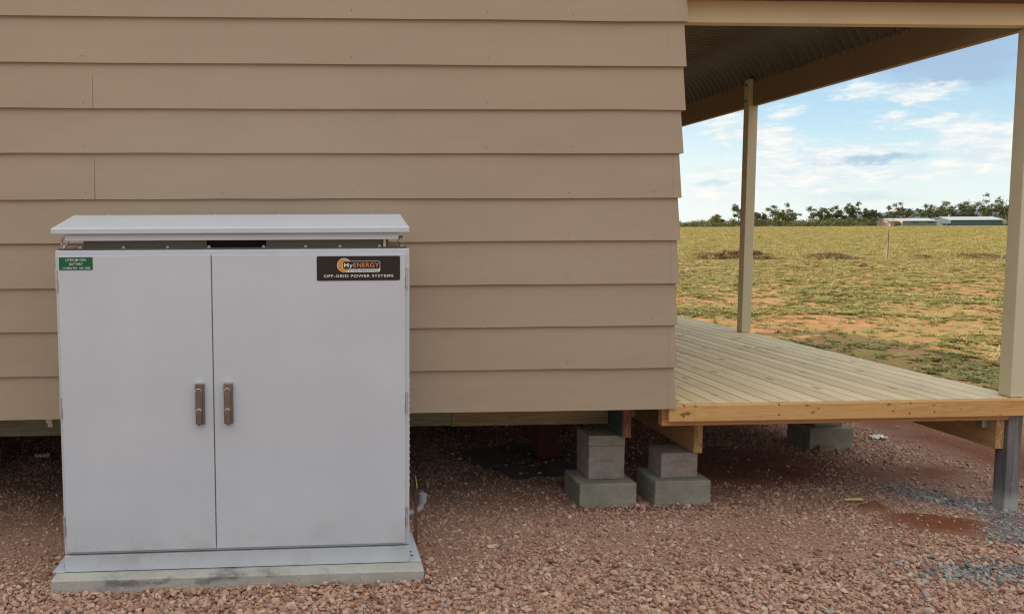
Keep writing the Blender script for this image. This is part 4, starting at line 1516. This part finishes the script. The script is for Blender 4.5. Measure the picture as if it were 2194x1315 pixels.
for a in (2148, 2156):
    mb = MB()
    mb.prism([(gx(a, DS - 5) + .4 * math.cos(i * .524), zg + .45 + .4 * math.sin(i * .524)) for i in range(12)], 'y', DS - 5.3, DS - 5.05)
    mb.build('wheel', MATS['black_void'], t)
t = thing('flue_pole', (gx(2025), DS + 8, zg), 'pale pole standing in the gap between the sheds', 'pole')
MB().tube([(gx(2025, DS + 8), DS + 8, zg), (gx(2025, DS + 8), DS + 8, zg + 4.6)], 0.16, 8).build('pole_shaft', MATS['roof_white'], t)


# ------------------------------------------------------------------ trees
def m_leaf(c0, c1, c2, name):
    def fn(k, b):
        r = k.n('NewGeometry').outputs['Random Per Island']
        c = k.colramp(r, [(0.0, c0), (0.55, c1), (1.0, c2)])
        return {'Base Color': c, 'Roughness': 0.75}
    return material(name, fn=fn, spec=0.2)


m_leaf((0.06, 0.078, 0.03), (0.13, 0.145, 0.06), (0.25, 0.24, 0.11), 'leaf_olive')
m_leaf((0.08, 0.10, 0.03), (0.16, 0.18, 0.06), (0.28, 0.26, 0.10), 'leaf_pale')
m_leaf((0.045, 0.06, 0.023), (0.09, 0.105, 0.04), (0.18, 0.18, 0.075), 'leaf_dark')
material('bark', (0.18, 0.13, 0.10), 0.9)


def make_tree(px, D, h, wdt, seed, leaf, label, kind='gum', group='gum trees along the far edge of the paddock', name='gum_tree'):
    if kind == 'gum':
        h, wdt = h * 1.06, wdt * 1.1
    rs = np.random.default_rng(seed)
    x = gx(px, D)
    zg = float(gz(x, D)) - 0.05
    t = thing(name, (x, D, zg), label, 'tree' if kind == 'gum' else 'shrub', group)
    mb = MB()
    clumps = []
    if kind == 'gum':
        nl = rs.integers(4, 7)
        fork = h * rs.uniform(0.22, 0.35)
        lean = rs.normal(0, .04 * h)
        mb.tube([(x, D, zg), (x + lean * .3, D, zg + fork * .6), (x + lean, D, zg + fork)], [h * .028, h * .022, h * .018], 7)
        for i in range(nl):
            a = 6.28 * i / nl + rs.uniform(-.4, .4)
            rr = wdt * rs.uniform(.22, .5)
            zt = h * rs.uniform(.5, .95)
            ex, ey = x + lean + rr * math.cos(a), D + rr * math.sin(a)
            mid = (x + lean + .45 * rr * math.cos(a), D + .45 * rr * math.sin(a), zg + (fork + zt) / 2 + rs.normal(0, .04 * h))
            mb.tube([(x + lean, D, zg + fork), mid, (ex, ey, zg + zt)], [h * .014, h * .009, h * .004], 5)
            for j in range(rs.integers(4, 7)):
                q_ = rs.uniform(.28, 1.08)
                clumps.append((x + lean + rr * q_ * math.cos(a) + rs.normal(0, wdt * .09), D + rr * q_ * math.sin(a) + rs.normal(0, wdt * .09),
                               zg + fork + (zt - fork) * q_ + rs.normal(0, h * .07), wdt * rs.uniform(.06, .14), h * rs.uniform(.045, .09)))
    else:
        mb.tube([(x, D, zg), (x, D, zg + h * .5)], [.12, .06], 5)
        for j in range(rs.integers(6, 10)):
            clumps.append((x + rs.uniform(-.5, .5) * wdt * .8, D + rs.uniform(-.5, .5) * wdt * .6, zg + h * rs.uniform(.25, .8), wdt * rs.uniform(.16, .3), h * rs.uniform(.16, .28)))
    mb.build('trunk', MATS['bark'], t)
    vs, fs = [], []
    for (cx, cy, cz, cr, chh) in clumps:
        nn = int(45 + 45 * cr)
        P_ = rs.normal(0, .55, (nn, 3)) * np.array([cr, cr, chh]) + np.array([cx, cy, cz])
        for pnt in P_:
            if pnt[2] < zg + .05:
                continue
            n1 = rs.normal(size=3)
            n1 /= np.linalg.norm(n1)
            a1 = np.cross(n1, [0, 0, 1.0])
            a1 /= np.linalg.norm(a1) + 1e-6
            b1 = np.cross(n1, a1)
            s_ = rs.uniform(.16, .34)
            o = len(vs)
            vs += [pnt - a1 * s_, pnt + b1 * s_ * .6, pnt + a1 * s_, pnt - b1 * s_ * .6]
            fs.append((o, o + 1, o + 2, o + 3))
    mb = MB()
    mb.add(vs, fs)
    mb.build('crown', MATS[leaf], t)
    return t


# (column, distance, height, width, material)
TREES = [(1531, 300, 6.6, 6.5, 'leaf_pale', 'pale round gum standing alone left of the middle verandah post'),
         (1577, 300, 9.0, 6.5, 'leaf_olive', 'gum tree half hidden by the left side of the middle verandah post'),
         (1626, 300, 9.2, 6.5, 'leaf_olive', 'gum tree showing just right of the middle verandah post'),
         (1664, 300, 8.2, 7.5, 'leaf_pale', 'broad open gum between the middle post and the long tree row'),
         (1683, 296, 6.6, 7.0, 'leaf_olive', 'lower spreading gum right beside the broad open gum'),
         (1740, 305, 8.6, 8.0, 'leaf_olive', 'first gum of the long row, with a ragged left side'),
         (1767, 305, 7.6, 5.5, 'leaf_olive', 'narrow gum second in the long row'),
         (1795, 302, 9.0, 8.0, 'leaf_dark', 'dark domed gum third in the long row'),
         (1822, 302, 8.6, 6.5, 'leaf_olive', 'gum fourth in the long row beside the dark domed one'),
         (1848, 306, 8.2, 6.0, 'leaf_dark', 'thin dark gum fifth in the long row'),
         (1872, 310, 7.8, 5.5, 'leaf_olive', 'thin gum just left of the two tall open gums'),
         (1906, 310, 10.2, 7.5, 'leaf_olive', 'tall open gum behind the pinkish shed'),
         (1931, 310, 10.0, 6.5, 'leaf_olive', 'tall open gum behind the grey green shed'),
         (1972, 312, 9.6, 8.0, 'leaf_olive', 'flat topped gum behind the left shed roofs'),
         (1992, 312, 9.9, 7.5, 'leaf_olive', 'flat topped gum over the right end of the grey green shed'),
         (2014, 318, 9.5, 5.5, 'leaf_pale', 'slim pale gum over the carport'),
         (2035, 316, 9.8, 9.0, 'leaf_olive', 'wide flat gum over the left end of the dark shed'),
         (2084, 315, 13.4, 10.0, 'leaf_dark', 'largest dark gum rising over the dark shed'),
         (2066, 315, 9.0, 6.0, 'leaf_olive', 'low gum against the left of the largest dark gum'),
         (2112, 322, 12.2, 7.0, 'leaf_olive', 'thin gum right of the largest dark gum'),
         (2146, 315, 12.2, 8.0, 'leaf_dark', 'dark gum next to the corner verandah post'),
         (2175, 318, 11.8, 8.0, 'leaf_olive', 'gum hidden mostly by the corner verandah post'),
         ]
for i, (px0, D, hh, ww, lf, lb) in enumerate(TREES):
    make_tree(px0, D, hh, ww, 700 + i, lf, lb)
# scrub understorey: one mass of bushes below the trees
rs = np.random.default_rng(5)
vs, fs = [], []
for i in range(900):
    px0 = rs.uniform(1400, 2260)
    D = rs.uniform(292, 345)
    x = gx(px0, D)
    hmax = 2.8 + 3.0 * float(vnoise(px0, 0, 0.03, 8))
    if px0 < 1560:
        hmax *= 0.75
        D += 40
        x = gx(px0, D)
    if px0 > 1895:
        D = rs.uniform(306, 345)
        x = gx(px0, D)
        hmax *= 1.25
    zg = float(gz(x, D))
    cr, ch = rs.uniform(1.2, 2.4), hmax * .34
    nn = 60
    P_ = rs.normal(0, .5, (nn, 3)) * np.array([cr, cr, ch]) + np.array([x, D, zg + hmax * rs.uniform(.3, .62)])
    for pnt in P_:
        if pnt[2] < zg:
            pnt[2] = zg + rs.uniform(0, 1)
        n1 = rs.normal(size=3)
        n1 /= np.linalg.norm(n1)
        a1 = np.cross(n1, [0, 0, 1.0])
        a1 /= np.linalg.norm(a1) + 1e-6
        b1 = np.cross(n1, a1)
        s_ = rs.uniform(.18, .36)
        o = len(vs)
        vs += [pnt - a1 * s_, pnt + b1 * s_ * .7, pnt + a1 * s_, pnt - b1 * s_ * .7]
        fs.append((o, o + 1, o + 2, o + 3))
mb = MB()
mb.add(vs, fs)
sc_ = mb.build('scrub', MATS['leaf_olive'])
tag(sc_, 'low dark scrub growing as a strip below the far gum trees', 'scrub', kind='stuff')
# a few bushes beside the sheds that stand apart
for i, (px0, D, hh, ww, lf, lb) in enumerate([(1921, 283, 1.9, 1.6, 'leaf_pale', 'small bright bush at the left corner of the grey green shed'),
                                              (1914, 282, 1.2, 1.2, 'leaf_dark', 'tiny dark bush before the pinkish shed')]):
    make_tree(px0, D, hh, ww, 800 + i, lf, lb, 'bush', 'bushes before the sheds', 'bush')
# weed clump by the wall corner
# distant hills, blue haze painted into their colour
mb = MB()
hp = []
for i in range(60):
    a = math.radians(10 + i * 1.1)
    hp.append((4200 * math.sin(a), 4200 * math.cos(a), (18 + 52 * float(sstep(10 + i * 1.1, 32, 38))) * (0.8 + 0.4 * float(fbm(i * 1.0, 0.0, .23, 3, 90)))))
vs = [(a, b_, -20) for a, b_, c in hp] + hp + [(a * 1.15, b_ * 1.15, -20) for a, b_, c in hp]
nn = len(hp)
fs = [(i, i + 1, nn + i + 1, nn + i) for i in range(nn - 1)] + [(nn + i, nn + i + 1, 2 * nn + i + 1, 2 * nn + i) for i in range(nn - 1)]
mb.add(vs, fs)
material('hill_haze', (0.34, 0.42, 0.50), 1.0)
structure(mb.build('hills', MATS['hill_haze']))
